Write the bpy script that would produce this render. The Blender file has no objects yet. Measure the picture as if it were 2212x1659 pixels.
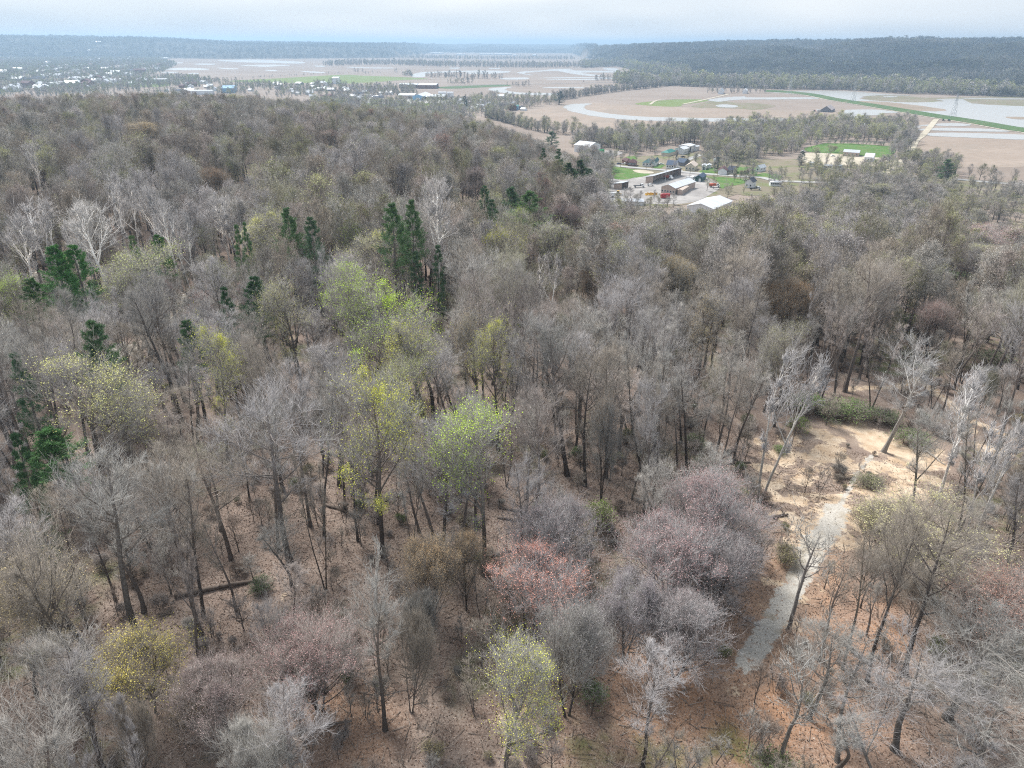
import bpy, math, random
import numpy as np
from mathutils import Vector

# ------------------------------------------------------------------ camera, sky, sun, exposure
R = math.radians
scene = bpy.context.scene
C = scene.collection
CAM_Z, FPX, PITCH, ROLL = 60.0, 715.0, R(25.5), R(0.35)
cam_data = bpy.data.cameras.new('camera')
cam_data.sensor_width = 36.0
cam_data.lens = FPX / 1024 * 36.0
cam_data.clip_start, cam_data.clip_end = 0.5, 60000.0
cam = bpy.data.objects.new('camera', cam_data)
C.objects.link(cam)
from mathutils import Matrix
cam.matrix_world = (Matrix.Translation((0, 0, CAM_Z)) @ Matrix.Rotation(math.pi / 2 - PITCH, 4, 'X')
                    @ Matrix.Rotation(ROLL, 4, 'Z'))
scene.camera = cam

SUN_EL, SUN_AZ = 52.0, -38.0          # degrees; azimuth measured from +Y (view direction) towards +X
world = bpy.data.worlds.new('World')
scene.world = world
world.use_nodes = True
wt = world.node_tree
wt.nodes.clear()
def wn(t, **k):
    n = wt.nodes.new(t)
    for a, b in k.items():
        setattr(n, a, b)
    return n
w_out = wn('ShaderNodeOutputWorld')
w_bg = wn('ShaderNodeBackground')
w_sky = wn('ShaderNodeTexSky', sky_type='NISHITA', sun_disc=False)
w_sky.sun_elevation = R(SUN_EL)
w_sky.sun_rotation = R(SUN_AZ)
w_sky.altitude = 250.0
w_sky.air_density, w_sky.dust_density, w_sky.ozone_density = 1.0, 1.2, 1.0
w_tc = wn('ShaderNodeTexCoord')
w_map = wn('ShaderNodeMapping')
w_map.inputs['Scale'].default_value = (1.0, 1.0, 7.0)
w_noise = wn('ShaderNodeTexNoise')
w_noise.inputs['Scale'].default_value = 1.7
w_noise.inputs['Detail'].default_value = 2.0
w_noise.inputs['Roughness'].default_value = 0.55
w_ramp = wn('ShaderNodeMapRange')
w_ramp.inputs['From Min'].default_value = 0.42
w_ramp.inputs['From Max'].default_value = 0.68
w_ramp.inputs['To Min'].default_value = 0.08
w_ramp.inputs['To Max'].default_value = 0.98
w_mix = wn('ShaderNodeMix', data_type='RGBA')
w_mix.inputs[7].default_value = (10.3, 10.2, 10.0, 1)       # thin, bright high cloud
wt.links.new(w_tc.outputs['Generated'], w_map.inputs['Vector'])
wt.links.new(w_map.outputs['Vector'], w_noise.inputs['Vector'])
wt.links.new(w_noise.outputs['Fac'], w_ramp.inputs['Value'])
wt.links.new(w_ramp.outputs['Result'], w_mix.inputs[0])
w_tint = wn('ShaderNodeMix', data_type='RGBA')
w_tint.inputs[0].default_value = 0.72                     # a thin bluish veil over the clear sky
w_tint.inputs[7].default_value = (5.2, 6.6, 8.4, 1)
wt.links.new(w_sky.outputs['Color'], w_tint.inputs[6])
wt.links.new(w_tint.outputs[2], w_mix.inputs[6])
wt.links.new(w_mix.outputs[2], w_bg.inputs['Color'])
w_bg.inputs['Strength'].default_value = 0.057
wt.links.new(w_bg.outputs['Background'], w_out.inputs['Surface'])

sun_data = bpy.data.lights.new('sun', 'SUN')
sun_data.energy = 3.2
sun_data.angle = R(20)
sun_data.color = (1.0, 0.97, 0.93)
sun = bpy.data.objects.new('sun', sun_data)
C.objects.link(sun)
_sd = Vector((math.sin(R(SUN_AZ)) * math.cos(R(SUN_EL)), math.cos(R(SUN_AZ)) * math.cos(R(SUN_EL)), math.sin(R(SUN_EL))))
sun.rotation_euler = _sd.to_track_quat('Z', 'Y').to_euler()
sun.location = (0, 0, 300)

vs = scene.view_settings
vs.view_transform = 'Standard'
vs.look = 'None'
vs.exposure = 0.95
vs.gamma = 1.0
vs.use_curve_mapping = False
scene.render.engine = 'CYCLES'
cy = scene.cycles
cy.max_bounces, cy.diffuse_bounces, cy.glossy_bounces = 4, 3, 2
cy.transmission_bounces, cy.transparent_max_bounces, cy.volume_bounces = 2, 8, 0
cy.use_denoising = False
cy.sample_clamp_direct = 12.0
cy.filter_width = 1.15
cy.use_adaptive_sampling = False
cy.sample_clamp_indirect = 4.0

rng = np.random.default_rng(11)
random.seed(11)

# ------------------------------------------------------------------ terrain shape
VALLEY = -38.0

def _hash(ix, iy, seed):
    h = (ix.astype(np.int64) * 374761393 + iy.astype(np.int64) * 668265263 + seed * 1442695041) & 0x7fffffff
    h = ((h ^ (h >> 13)) * 1274126177) & 0x7fffffff
    return ((h ^ (h >> 16)) & 0xffff) / 65535.0

def vnoise(x, y, seed=0):
    x = np.asarray(x, float); y = np.asarray(y, float)
    ix, iy = np.floor(x), np.floor(y)
    fx, fy = x - ix, y - iy
    fx = fx * fx * (3 - 2 * fx); fy = fy * fy * (3 - 2 * fy)
    a, b = _hash(ix, iy, seed), _hash(ix + 1, iy, seed)
    c, d = _hash(ix, iy + 1, seed), _hash(ix + 1, iy + 1, seed)
    return (a + (b - a) * fx) * (1 - fy) + (c + (d - c) * fx) * fy - 0.5

def fbm(x, y, octaves, seed=0):
    s, a = 0.0, 1.0
    for o in range(octaves):
        s = s + a * vnoise(x * 2 ** o, y * 2 ** o, seed + o * 17)
        a *= 0.5
    return s

def smooth(a, b, x):
    t = np.clip((x - a) / (b - a), 0, 1)
    return t * t * (3 - 2 * t)

TH = np.array([-180, -40, -20, -9, -3, 2, 6, 9, 15, 25, 40, 70, 180.])
D0 = np.array([600, 600, 600, 500, 380, 290, 215, 185, 170, 180, 215, 300, 600.])
D1 = np.array([950, 950, 950, 880, 820, 720, 560, 440, 405, 400, 440, 550, 950.])
FT = np.array([-180, -60, -36, -24, -20, -9, -5, 4, 6, 9, 12, 20, 33, 60, 180.])
RF = np.array([5300, 5300, 5300, 5300, 5000, 5400, 8500, 8500, 4300, 3300, 2650, 2250, 2000, 2000, 5300.])
RT = np.array([6700, 6700, 6700, 6700, 6300, 6800, 12500, 12500, 5600, 4800, 4500, 4300, 4300, 4300, 6700.])
ZT = np.array([70, 70, 72, 62, 36, 30, 40, 36, 30, 38, 46, 56, 68, 68, 70.])

def height(x, y):
    x = np.asarray(x, float); y = np.asarray(y, float)
    r = np.hypot(x, y) + 1e-6
    th = np.degrees(np.arctan2(x, y))
    th = th + 1.2 * fbm(x / 90.0, y / 90.0, 2, 5)
    d0, d1 = np.interp(th, TH, D0), np.interp(th, TH, D1)
    s = smooth(d0, d1, r)
    relief = 5.0 * fbm(x / 120.0, y / 120.0, 3, 1) + 0.5 * fbm(x / 9.0, y / 9.0, 2, 3)
    relief = relief * smooth(15, 60, r)
    left = 5.0 * smooth(-5, -30, th) * smooth(200, 450, r)
    hill = (1 - s) * (0 - VALLEY + left) + VALLEY + relief * (1 - s) ** 0.7
    # the worked-out sandy hollow beside the track
    cx, cy_ = 38.0, 98.0
    q = np.hypot((x - cx) / 16.0, (y - cy_) / 12.0)
    hill = hill - 1.6 * np.exp(-q ** 4) * (1 - s)
    hill = hill + 1.5 * np.exp(-(np.hypot((x - 38) / 17.0, (y - 118) / 4.5)) ** 2) * (1 - s)
    rf, rt, zt = np.interp(th, FT, RF), np.interp(th, FT, RT), np.interp(th, FT, ZT)
    f = smooth(rf, rt, r) ** 0.8
    rough = 62 * fbm(x / 900.0, y / 900.0, 3, 9) + 44 * fbm(x / 330.0, y / 330.0, 2, 21)
    far = f * (zt - VALLEY) + rough * np.minimum(1, f * 3) * (1 - 0.75 * smooth(0.75, 1.0, f))
    far = far + 8 * fbm(x / 2600.0, y / 2600.0, 3, 31) * smooth(0.6, 1, f)
    return np.where(r < 1400, hill, VALLEY + far)

CP, SP = math.cos(PITCH), math.sin(PITCH)
CR, SR = math.cos(ROLL), math.sin(ROLL)
FS = 1024 / 2212.0                     # the 2212 x 1659 view of the photograph

def ray(u, v):
    px, py = np.asarray(u, float) * FS - 512, 384 - np.asarray(v, float) * FS
    px, py = px * CR - py * SR, px * SR + py * CR
    d = np.stack([px, FPX * CP + py * SP, -FPX * SP + py * CP], -1)
    return d / np.linalg.norm(d, axis=-1, keepdims=True)

_T = np.geomspace(25, 26000, 1500)
def at(u, v, h=0.0, near=25):
    """World point whose top, h metres above the ground, is seen at (u, v): a plain survey of the place."""
    d = ray(u, v)
    P = d[None, :] * _T[:, None]
    g = P[:, 2] + CAM_Z - (height(P[:, 0], P[:, 1]) + h)
    k = np.nonzero((g < 0) & (_T > near))[0]
    if len(k) == 0:
        return None
    k = k[0]
    a, b = (_T[k - 1], _T[k]) if k else (25, _T[0])
    for _ in range(18):
        m = 0.5 * (a + b)
        p = d * m
        if p[2] + CAM_Z - (height(p[0], p[1]) + h) < 0:
            b = m
        else:
            a = m
    p = d * b
    return np.array([p[0], p[1], float(height(p[0], p[1]))])

def valley_at(u, v):
    d = ray(u, v)
    t = (VALLEY - CAM_Z) / d[2]
    return np.array([d[0] * t, d[1] * t, VALLEY])

def project(P):
    """World points to (u, v, depth)."""
    P = np.atleast_2d(P)
    x, y, z = P[:, 0], P[:, 1], P[:, 2] - CAM_Z
    zc = y * CP - z * SP
    px, py = FPX * x / zc, FPX * (y * SP + z * CP) / zc
    px, py = px * CR + py * SR, -px * SR + py * CR
    return (px + 512) / FS, (384 - py) / FS, zc

# ------------------------------------------------------------------ helpers
def new_mesh(name, V, faces_list, mats, mat_index=None, smooth_shade=False):
    """faces_list: list of int arrays (n, k); mat_index: one material slot per array."""
    me = bpy.data.meshes.new(name)
    V = np.ascontiguousarray(V, np.float32)
    me.vertices.add(len(V))
    me.vertices.foreach_set('co', V.ravel())
    nl = sum(f.size for f in faces_list)
    nf = sum(len(f) for f in faces_list)
    loops = np.concatenate([f.ravel() for f in faces_list]).astype(np.int32)
    tot = np.concatenate([np.full(len(f), f.shape[1], np.int32) for f in faces_list])
    start = np.concatenate([[0], np.cumsum(tot)[:-1]]).astype(np.int32)
    me.loops.add(nl)
    me.loops.foreach_set('vertex_index', loops)
    me.polygons.add(nf)
    me.polygons.foreach_set('loop_start', start)
    me.polygons.foreach_set('loop_total', tot)
    if mat_index is not None:
        mi = np.concatenate([np.full(len(f), m, np.int32) for f, m in zip(faces_list, mat_index)])
        me.polygons.foreach_set('material_index', mi)
    if smooth_shade:
        me.polygons.foreach_set('use_smooth', np.ones(nf, bool))
    for m in mats:
        me.materials.append(m)
    me.update(calc_edges=True)
    return me

def obj(name, me, parent=None, loc=None, rotz=None):
    o = bpy.data.objects.new(name, me)
    C.objects.link(o)
    if parent is not None:
        o.parent = parent
    if loc is not None:
        o.location = loc
    if rotz is not None:
        o.rotation_euler = (0, 0, rotz)
    return o

def tag(o, label, cat, group=None):
    o['label'] = label
    o['category'] = cat
    if group:
        o['group'] = group
    return o

def struct(o, kind='structure'):
    o['kind'] = kind
    return o

class MB:
    """Collects boxes, prisms and tubes into one mesh."""
    def __init__(self):
        self.v, self.f = [], []
    def add(self, V, F):
        n = len(self.v)
        self.v += [tuple(map(float, p)) for p in V]
        self.f += [tuple(i + n for i in f) for f in F]
        return self
    def box(self, x0, x1, y0, y1, z0, z1):
        V = [(x0, y0, z0), (x1, y0, z0), (x1, y1, z0), (x0, y1, z0), (x0, y0, z1), (x1, y0, z1), (x1, y1, z1), (x0, y1, z1)]
        return self.add(V, [(0, 3, 2, 1), (4, 5, 6, 7), (0, 1, 5, 4), (1, 2, 6, 5), (2, 3, 7, 6), (3, 0, 4, 7)])
    def prism(self, poly, y0, y1):
        """poly in x,z extruded along y."""
        n = len(poly)
        V = [(x, y0, z) for x, z in poly] + [(x, y1, z) for x, z in poly]
        F = [tuple(range(n)), tuple(range(2 * n - 1, n - 1, -1))]
        F += [(i, i + n, (i + 1) % n + n, (i + 1) % n) for i in range(n)]
        return self.add(V, F)
    def cyl(self, c, ax, r, h, n=12):
        """cylinder centred on c along axis 0/1/2."""
        V = []
        for s in (-h / 2, h / 2):
            for i in range(n):
                a = 2 * math.pi * i / n
                q = [r * math.cos(a), r * math.sin(a)]
                q.insert(ax, s)
                V.append((c[0] + q[0], c[1] + q[1], c[2] + q[2]))
        F = [tuple(range(n - 1, -1, -1)), tuple(range(n, 2 * n))]
        F += [(i, (i + 1) % n, (i + 1) % n + n, i + n) for i in range(n)]
        return self.add(V, F)
    def bar(self, a, b, r, n=6, r2=None):
        a, b = Vector(a), Vector(b)
        d = (b - a).normalized()
        s = d.orthogonal().normalized(); t = d.cross(s)
        r2 = r if r2 is None else r2
        V = [a + (s * math.cos(2 * math.pi * i / n) + t * math.sin(2 * math.pi * i / n)) * r for i in range(n)]
        V += [b + (s * math.cos(2 * math.pi * i / n) + t * math.sin(2 * math.pi * i / n)) * r2 for i in range(n)]
        F = [tuple(range(n - 1, -1, -1)), tuple(range(n, 2 * n))]
        F += [(i, (i + 1) % n, (i + 1) % n + n, i + n) for i in range(n)]
        return self.add(V, F)
    def mesh(self, name, m):
        me = bpy.data.meshes.new(name)
        me.from_pydata(self.v, [], self.f)
        me.materials.append(m)
        me.update()
        return me
    def build(self, name, m, parent=None):
        return obj(name, self.mesh(name, m), parent)

# ------------------------------------------------------------------ materials
def mat(name):
    m = bpy.data.materials.new(name)
    m.use_nodes = True
    nt = m.node_tree
    b = nt.nodes['Principled BSDF']
    b.inputs['Specular IOR Level'].default_value = 0.2
    return m, nt, b

def nd(nt, t, **k):
    n = nt.nodes.new(t)
    for a, b in k.items():
        setattr(n, a, b)
    return n

def noise(nt, vec, scale, detail=4.0, rough=0.55):
    n = nd(nt, 'ShaderNodeTexNoise')
    n.inputs['Scale'].default_value = scale
    n.inputs['Detail'].default_value = detail
    n.inputs['Roughness'].default_value = rough
    nt.links.new(vec, n.inputs['Vector'])
    return n.outputs['Fac']

def mixc(nt, fac, a, b, mode='MIX'):
    n = nd(nt, 'ShaderNodeMix', data_type='RGBA', blend_type=mode)
    for i, v in ((0, fac), (6, a), (7, b)):
        if isinstance(v, (int, float)):
            n.inputs[i].default_value = v
        elif isinstance(v, tuple):
            n.inputs[i].default_value = (*v, 1)
        else:
            nt.links.new(v, n.inputs[i])
    return n.outputs[2]

def rng_map(nt, v, a, b, c=0.0, d=1.0):
    n = nd(nt, 'ShaderNodeMapRange')
    n.inputs['From Min'].default_value = a
    n.inputs['From Max'].default_value = b
    n.inputs['To Min'].default_value = c
    n.inputs['To Max'].default_value = d
    nt.links.new(v, n.inputs['Value'])
    return n.outputs['Result']

def math_n(nt, op, a, b):
    n = nd(nt, 'ShaderNodeMath', operation=op)
    for i, v in ((0, a), (1, b)):
        if isinstance(v, (int, float)):
            n.inputs[i].default_value = v
        else:
            nt.links.new(v, n.inputs[i])
    return n.outputs[0]

def plain(name, col, rough=0.7, var=0.18, scale=0.8, metal=0.0, spec=0.25, stretch=None):
    """A painted or raw surface with uneven wear."""
    m, nt, b = mat(name)
    tc = nd(nt, 'ShaderNodeTexCoord')
    vec = tc.outputs['Object']
    if stretch:
        mp = nd(nt, 'ShaderNodeMapping')
        mp.inputs['Scale'].default_value = stretch
        nt.links.new(vec, mp.inputs['Vector'])
        vec = mp.outputs['Vector']
    f = rng_map(nt, noise(nt, vec, scale), 0.3, 0.7)
    dark = tuple(c * (1 - var) for c in col)
    lite = tuple(min(1, c * (1 + var * 0.6)) for c in col)
    nt.links.new(mixc(nt, f, dark, lite), b.inputs['Base Color'])
    b.inputs['Roughness'].default_value = rough
    b.inputs['Metallic'].default_value = metal
    b.inputs['Specular IOR Level'].default_value = spec
    return m

def bark(name, src, dark=1.0, var=0.35, scale=6.0, base=None, island=0.0):
    """Bark and twigs; the colour comes from the object (src='object'), the instance (src='tint'/'leaf') or base."""
    m, nt, b = mat(name)
    if src == 'object':
        col = nd(nt, 'ShaderNodeObjectInfo').outputs['Color']
    elif src in ('tint', 'leaf'):
        col = nd(nt, 'ShaderNodeAttribute', attribute_type='INSTANCER', attribute_name=src).outputs['Color']
    else:
        rgb = nd(nt, 'ShaderNodeRGB')
        rgb.outputs[0].default_value = (*base, 1)
        col = rgb.outputs[0]
    tc = nd(nt, 'ShaderNodeTexCoord')
    f = rng_map(nt, noise(nt, tc.outputs['Object'], scale, 3), 0.3, 0.7, dark * (1 - var), dark * (1 + var))
    if src == 'object' and name == 'bark' or name == 'wood_bark':
        sz = nd(nt, 'ShaderNodeSeparateXYZ')
        nt.links.new(tc.outputs['Object'], sz.inputs[0])
        f = math_n(nt, 'MULTIPLY', f, rng_map(nt, sz.outputs['Z'], 5.0, 19.0, 1.0, 2.3))   # young bark is paler
    if island:
        ri = nd(nt, 'ShaderNodeNewGeometry').outputs['Random Per Island']
        f = math_n(nt, 'MULTIPLY', f, rng_map(nt, math_n(nt, 'POWER', ri, 1.6), 0, 1, 1 - island * 0.55, 1 + island))
    k = nd(nt, 'ShaderNodeCombineColor')
    for i in range(3):
        nt.links.new(f, k.inputs[i])
    nt.links.new(mixc(nt, 1.0, col, k.outputs[0], 'MULTIPLY'), b.inputs['Base Color'])
    b.inputs['Roughness'].default_value = 0.85
    b.inputs['Specular IOR Level'].default_value = 0.12
    return m

# ground: leaf litter on the hill, bare sand and gravel where worn, ploughed soil in the valley, wood floor on the far hills
def ground_material(name):
    m, nt, b = mat(name)
    geo = nd(nt, 'ShaderNodeNewGeometry')
    P = geo.outputs['Position']
    zone = nd(nt, 'ShaderNodeAttribute', attribute_name='zone')
    sep = nd(nt, 'ShaderNodeSeparateColor')
    nt.links.new(zone.outputs['Color'], sep.inputs[0])
    zone2 = nd(nt, 'ShaderNodeAttribute', attribute_name='zone_two')
    sep2 = nd(nt, 'ShaderNodeSeparateColor')
    nt.links.new(zone2.outputs['Color'], sep2.inputs[0])
    big = noise(nt, P, 0.045, 4)
    mid = noise(nt, P, 0.35, 5)
    fine = noise(nt, P, 4.5, 3, 0.7)
    speck = noise(nt, P, 9.0, 2, 0.8)
    c = mixc(nt, rng_map(nt, mid, 0.35, 0.65), (0.168, 0.122, 0.098), (0.29, 0.23, 0.19))
    c = mixc(nt, rng_map(nt, big, 0.42, 0.62, 0, 0.75), c, (0.245, 0.183, 0.15))
    c = mixc(nt, math_n(nt, 'MULTIPLY', sep2.outputs[1], rng_map(nt, mid, 0.3, 0.6, 0.35, 1.0)), c, (0.42, 0.235, 0.135))
    c = mixc(nt, rng_map(nt, fine, 0.52, 0.72, 0, 0.8), c, (0.42, 0.352, 0.30))
    c = mixc(nt, rng_map(nt, fine, 0.46, 0.30, 0, 0.65), c, (0.105, 0.078, 0.065))
    c = mixc(nt, rng_map(nt, speck, 0.62, 0.72, 0, 0.6), c, (0.47, 0.40, 0.34))
    # moss and grass tufts
    c = mixc(nt, math_n(nt, 'MULTIPLY', sep2.outputs[2], rng_map(nt, mid, 0.42, 0.6)), c, (0.10, 0.125, 0.045))
    # sand
    sandc = mixc(nt, rng_map(nt, noise(nt, P, 0.5, 4), 0.35, 0.65), (0.46, 0.345, 0.235), (0.64, 0.53, 0.40))
    sandc = mixc(nt, rng_map(nt, fine, 0.35, 0.6, 0.35, 0), sandc, (0.33, 0.2, 0.12))
    c = mixc(nt, rng_map(nt, sep.outputs[0], 0.05, 0.5, 0, 0.6), c, mixc(nt, rng_map(nt, mid, 0.35, 0.65), (0.25, 0.185, 0.14), (0.38, 0.30, 0.235)))
    sm = math_n(nt, 'ADD', sep.outputs[0], rng_map(nt, noise(nt, P, 0.32, 6, 0.62), 0.25, 0.75, -0.62, 0.62))
    c = mixc(nt, rng_map(nt, sm, 0.48, 0.62), c, sandc)
    # crushed grey stone
    gr = mixc(nt, rng_map(nt, fine, 0.3, 0.7), (0.33, 0.305, 0.265), (0.58, 0.545, 0.485))
    gr = mixc(nt, rng_map(nt, mid, 0.52, 0.68, 0, 0.75), gr, (0.30, 0.25, 0.18))
    gm = math_n(nt, 'ADD', sep.outputs[1], rng_map(nt, noise(nt, P, 0.8, 7, 0.75), 0.25, 0.75, -0.7, 0.7))
    c = mixc(nt, rng_map(nt, gm, 0.42, 0.6), c, gr)
    # ploughed soil of the bottom land
    sv = nd(nt, 'ShaderNodeMapping')
    sv.inputs['Rotation'].default_value = (0, 0, R(18))
    sv.inputs['Scale'].default_value = (0.25, 1.6, 1)
    nt.links.new(P, sv.inputs['Vector'])
    soil = mixc(nt, rng_map(nt, noise(nt, P, 0.006, 5), 0.35, 0.65), (0.25, 0.202, 0.165), (0.31, 0.257, 0.212))
    soil = mixc(nt, rng_map(nt, noise(nt, sv.outputs[0], 0.03, 5), 0.4, 0.66, 0, 0.55), soil, (0.32, 0.26, 0.22))
    soil = mixc(nt, rng_map(nt, noise(nt, P, 0.02, 6, 0.65), 0.52, 0.68, 0, 0.5), soil, (0.225, 0.185, 0.15))
    wv = nd(nt, 'ShaderNodeTexWave')
    wv.inputs['Scale'].default_value = 0.018
    wv.inputs['Distortion'].default_value = 2.0
    wv.inputs['Detail'].default_value = 2.0
    nt.links.new(sv.outputs[0], wv.inputs['Vector'])
    soil = mixc(nt, rng_map(nt, wv.outputs['Fac'], 0.2, 0.8, 0, 0.22), soil, (0.22, 0.17, 0.14))
    c = mixc(nt, sep.outputs[2], c, soil)
    # winter wood of the far hills
    wd = mixc(nt, rng_map(nt, noise(nt, P, 0.012, 6, 0.65), 0.35, 0.65), (0.045, 0.043, 0.04), (0.12, 0.112, 0.09))
    c = mixc(nt, sep2.outputs[0], c, wd)
    nt.links.new(c, b.inputs['Base Color'])
    b.inputs['Roughness'].default_value = 0.95
    b.inputs['Specular IOR Level'].default_value = 0.1
    bp = nd(nt, 'ShaderNodeBump')
    bp.inputs['Strength'].default_value = 0.5
    bp.inputs['Distance'].default_value = 0.12
    nt.links.new(fine, bp.inputs['Height'])
    nt.links.new(bp.outputs[0], b.inputs['Normal'])
    return m

M_GROUND = ground_material('ground_cover')

def field_material(name, c1, c2, scale=0.02, c3=None):
    m, nt, b = mat(name)
    P = nd(nt, 'ShaderNodeNewGeometry').outputs['Position']
    c = mixc(nt, rng_map(nt, noise(nt, P, scale, 6, 0.6), 0.35, 0.65), c1, c2)
    c = mixc(nt, rng_map(nt, noise(nt, P, scale * 14, 4), 0.4, 0.7, 0, 0.4), c, tuple(x * 0.7 for x in c1))
    if c3:
        c = mixc(nt, rng_map(nt, noise(nt, P, scale * 2.7, 5, 0.65), 0.5, 0.64), c, c3)
    nt.links.new(c, b.inputs['Base Color'])
    b.inputs['Roughness'].default_value = 0.95
    b.inputs['Specular IOR Level'].default_value = 0.1
    return m

M_PASTURE = field_material('pasture_grass', (0.16, 0.20, 0.065), (0.20, 0.25, 0.09))
M_LAWN = field_material('lawn_grass', (0.085, 0.165, 0.04), (0.12, 0.215, 0.055), 0.06, (0.17, 0.19, 0.085))
M_LEVEE = field_material('levee_grass', (0.075, 0.125, 0.05), (0.095, 0.155, 0.06), 0.02, (0.13, 0.15, 0.08))
M_STUBBLE = field_material('stubble', (0.20, 0.175, 0.12), (0.27, 0.225, 0.17), 0.02, (0.17, 0.185, 0.085))
M_WETSOIL = field_material('damp_soil', (0.26, 0.21, 0.155), (0.33, 0.26, 0.20), 0.02)
M_PALESOIL = field_material('dry_soil', (0.305, 0.242, 0.192), (0.355, 0.287, 0.232), 0.008, (0.285, 0.235, 0.19))
M_TRACKDIRT = field_material('pale_dirt', (0.42, 0.37, 0.28), (0.56, 0.50, 0.40), 0.1)
M_GRAVEL = field_material('yard_gravel', (0.30, 0.28, 0.265), (0.42, 0.395, 0.37), 0.05, (0.25, 0.235, 0.22))
M_ASPHALT = field_material('old_asphalt', (0.36, 0.35, 0.335), (0.45, 0.44, 0.42), 0.08)
M_CONCRETE = field_material('pale_concrete', (0.50, 0.48, 0.45), (0.60, 0.58, 0.54), 0.2)

def water_material():
    m, nt, b = mat('flood_water')
    P = nd(nt, 'ShaderNodeNewGeometry').outputs['Position']
    b.inputs['Base Color'].default_value = (0.40, 0.39, 0.365, 1)
    b.inputs['Roughness'].default_value = 0.28
    b.inputs['IOR'].default_value = 1.33
    b.inputs['Specular IOR Level'].default_value = 0.5
    bp = nd(nt, 'ShaderNodeBump')
    bp.inputs['Strength'].default_value = 0.012
    bp.inputs['Distance'].default_value = 0.05
    nt.links.new(noise(nt, P, 0.6, 3), bp.inputs['Height'])
    nt.links.new(bp.outputs[0], b.inputs['Normal'])
    return m
M_WATER = water_material()

M_TRUNK = bark('bark', 'object', 1.0, 0.4, 5.0)
M_TWIG = bark('twigs', 'object', 1.08, 0.2, 1.2, island=0.45)
M_LEAF = bark('young_leaves', 'object', 1.05, 0.25, 0.5, island=0.2)
M_TRUNK_S = bark('wood_bark', '', 1.0, 0.35, 3.0, (0.115, 0.10, 0.09))
M_TWIG_S = bark('wood_twigs', 'tint', 1.08, 0.2, 0.9, island=0.5)
M_LEAF_S = bark('wood_leaves', 'leaf', 1.1, 0.2, 0.8, island=0.4)
# ------------------------------------------------------------------ ground sheet
def F1(pts, x0, y0, s=2.16):
    """points read in an enlarged view of the photograph -> the 2212-wide view"""
    return [((x0 + x / s) / 1.388788, (y0 + y / s) / 1.388788) for x, y in pts]

def poly_dist(x, y, pts):
    d = np.full(np.shape(x), 1e9)
    t_at = np.zeros(np.shape(x))
    n = len(pts) - 1
    for i in range(n):
        ax, ay = pts[i][:2]; bx, by = pts[i + 1][:2]
        dx, dy = bx - ax, by - ay
        t = np.clip(((x - ax) * dx + (y - ay) * dy) / (dx * dx + dy * dy), 0, 1)
        q = np.hypot(x - ax - t * dx, y - ay - t * dy)
        t_at = np.where(q < d, (i + t) / n, t_at)
        d = np.minimum(d, q)
    return d, t_at

TRACK = [at(u, v) for u, v in [(1805, 1100), (1795, 1140), (1755, 1180), (1735, 1225), (1710, 1272), (1682, 1325), (1652, 1370), (1620, 1420), (1588, 1468)]]
RILL = [at(u, v) for u, v in [(1805, 1105), (1832, 1062), (1850, 1025), (1885, 982)]]
LANE = [at(u, v) for u, v in [(1840, 838), (1920, 838), (1985, 822), (2040, 862), (2092, 905), (2150, 932), (2230, 962)]]
SANDS = [(1845, 925, 3.2), (1875, 945, 3.6), (1910, 965, 3.0), (1780, 985, 3.6), (1825, 1000, 2.6), (1900, 1010, 3.0), (1955, 985, 3.6), (1960, 1025, 3.2), (1985, 1000, 3.2), (2010, 975, 2.6), (2005, 1035, 2.4), (1970, 1065, 2.4),
         (1880, 1055, 2.8), (1930, 1070, 3.4), (1655, 1010, 1.8), (1680, 1075, 1.6), (1700, 1115, 1.8), (1740, 1140, 2.0), (1850, 1120, 2.4), (1835, 1170, 2.2), (1810, 1075, 1.8),
         (1755, 930, 1.6), (1700, 1000, 1.6), (1730, 1040, 1.6), (2090, 930, 1.5), (2150, 975, 2.0), (1900, 1095, 2.6), (1640, 955, 1.2), (1690, 985, 2.0), (1665, 1045, 2.0), (1720, 1080, 2.0)]
BROWN = [(at(u, v), r) for u, v, r in [(1720, 960, 4.5), (1690, 1040, 4.5), (1760, 1080, 4.0), (1800, 940, 4.5), (1990, 1000, 4.0), (1745, 1010, 5.0), (1880, 1040, 6.0), (2010, 960, 3.0), (1660, 990, 3.0)]]
LOT = [(at(u, v), r) for u, v, r in [(190, 630, 7), (215, 690, 7), (245, 760, 6), (330, 700, 6), (420, 640, 6), (60, 600, 7), (20, 640, 6)]]
SANDP = [(at(u, v), r) for u, v, r in SANDS]

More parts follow.
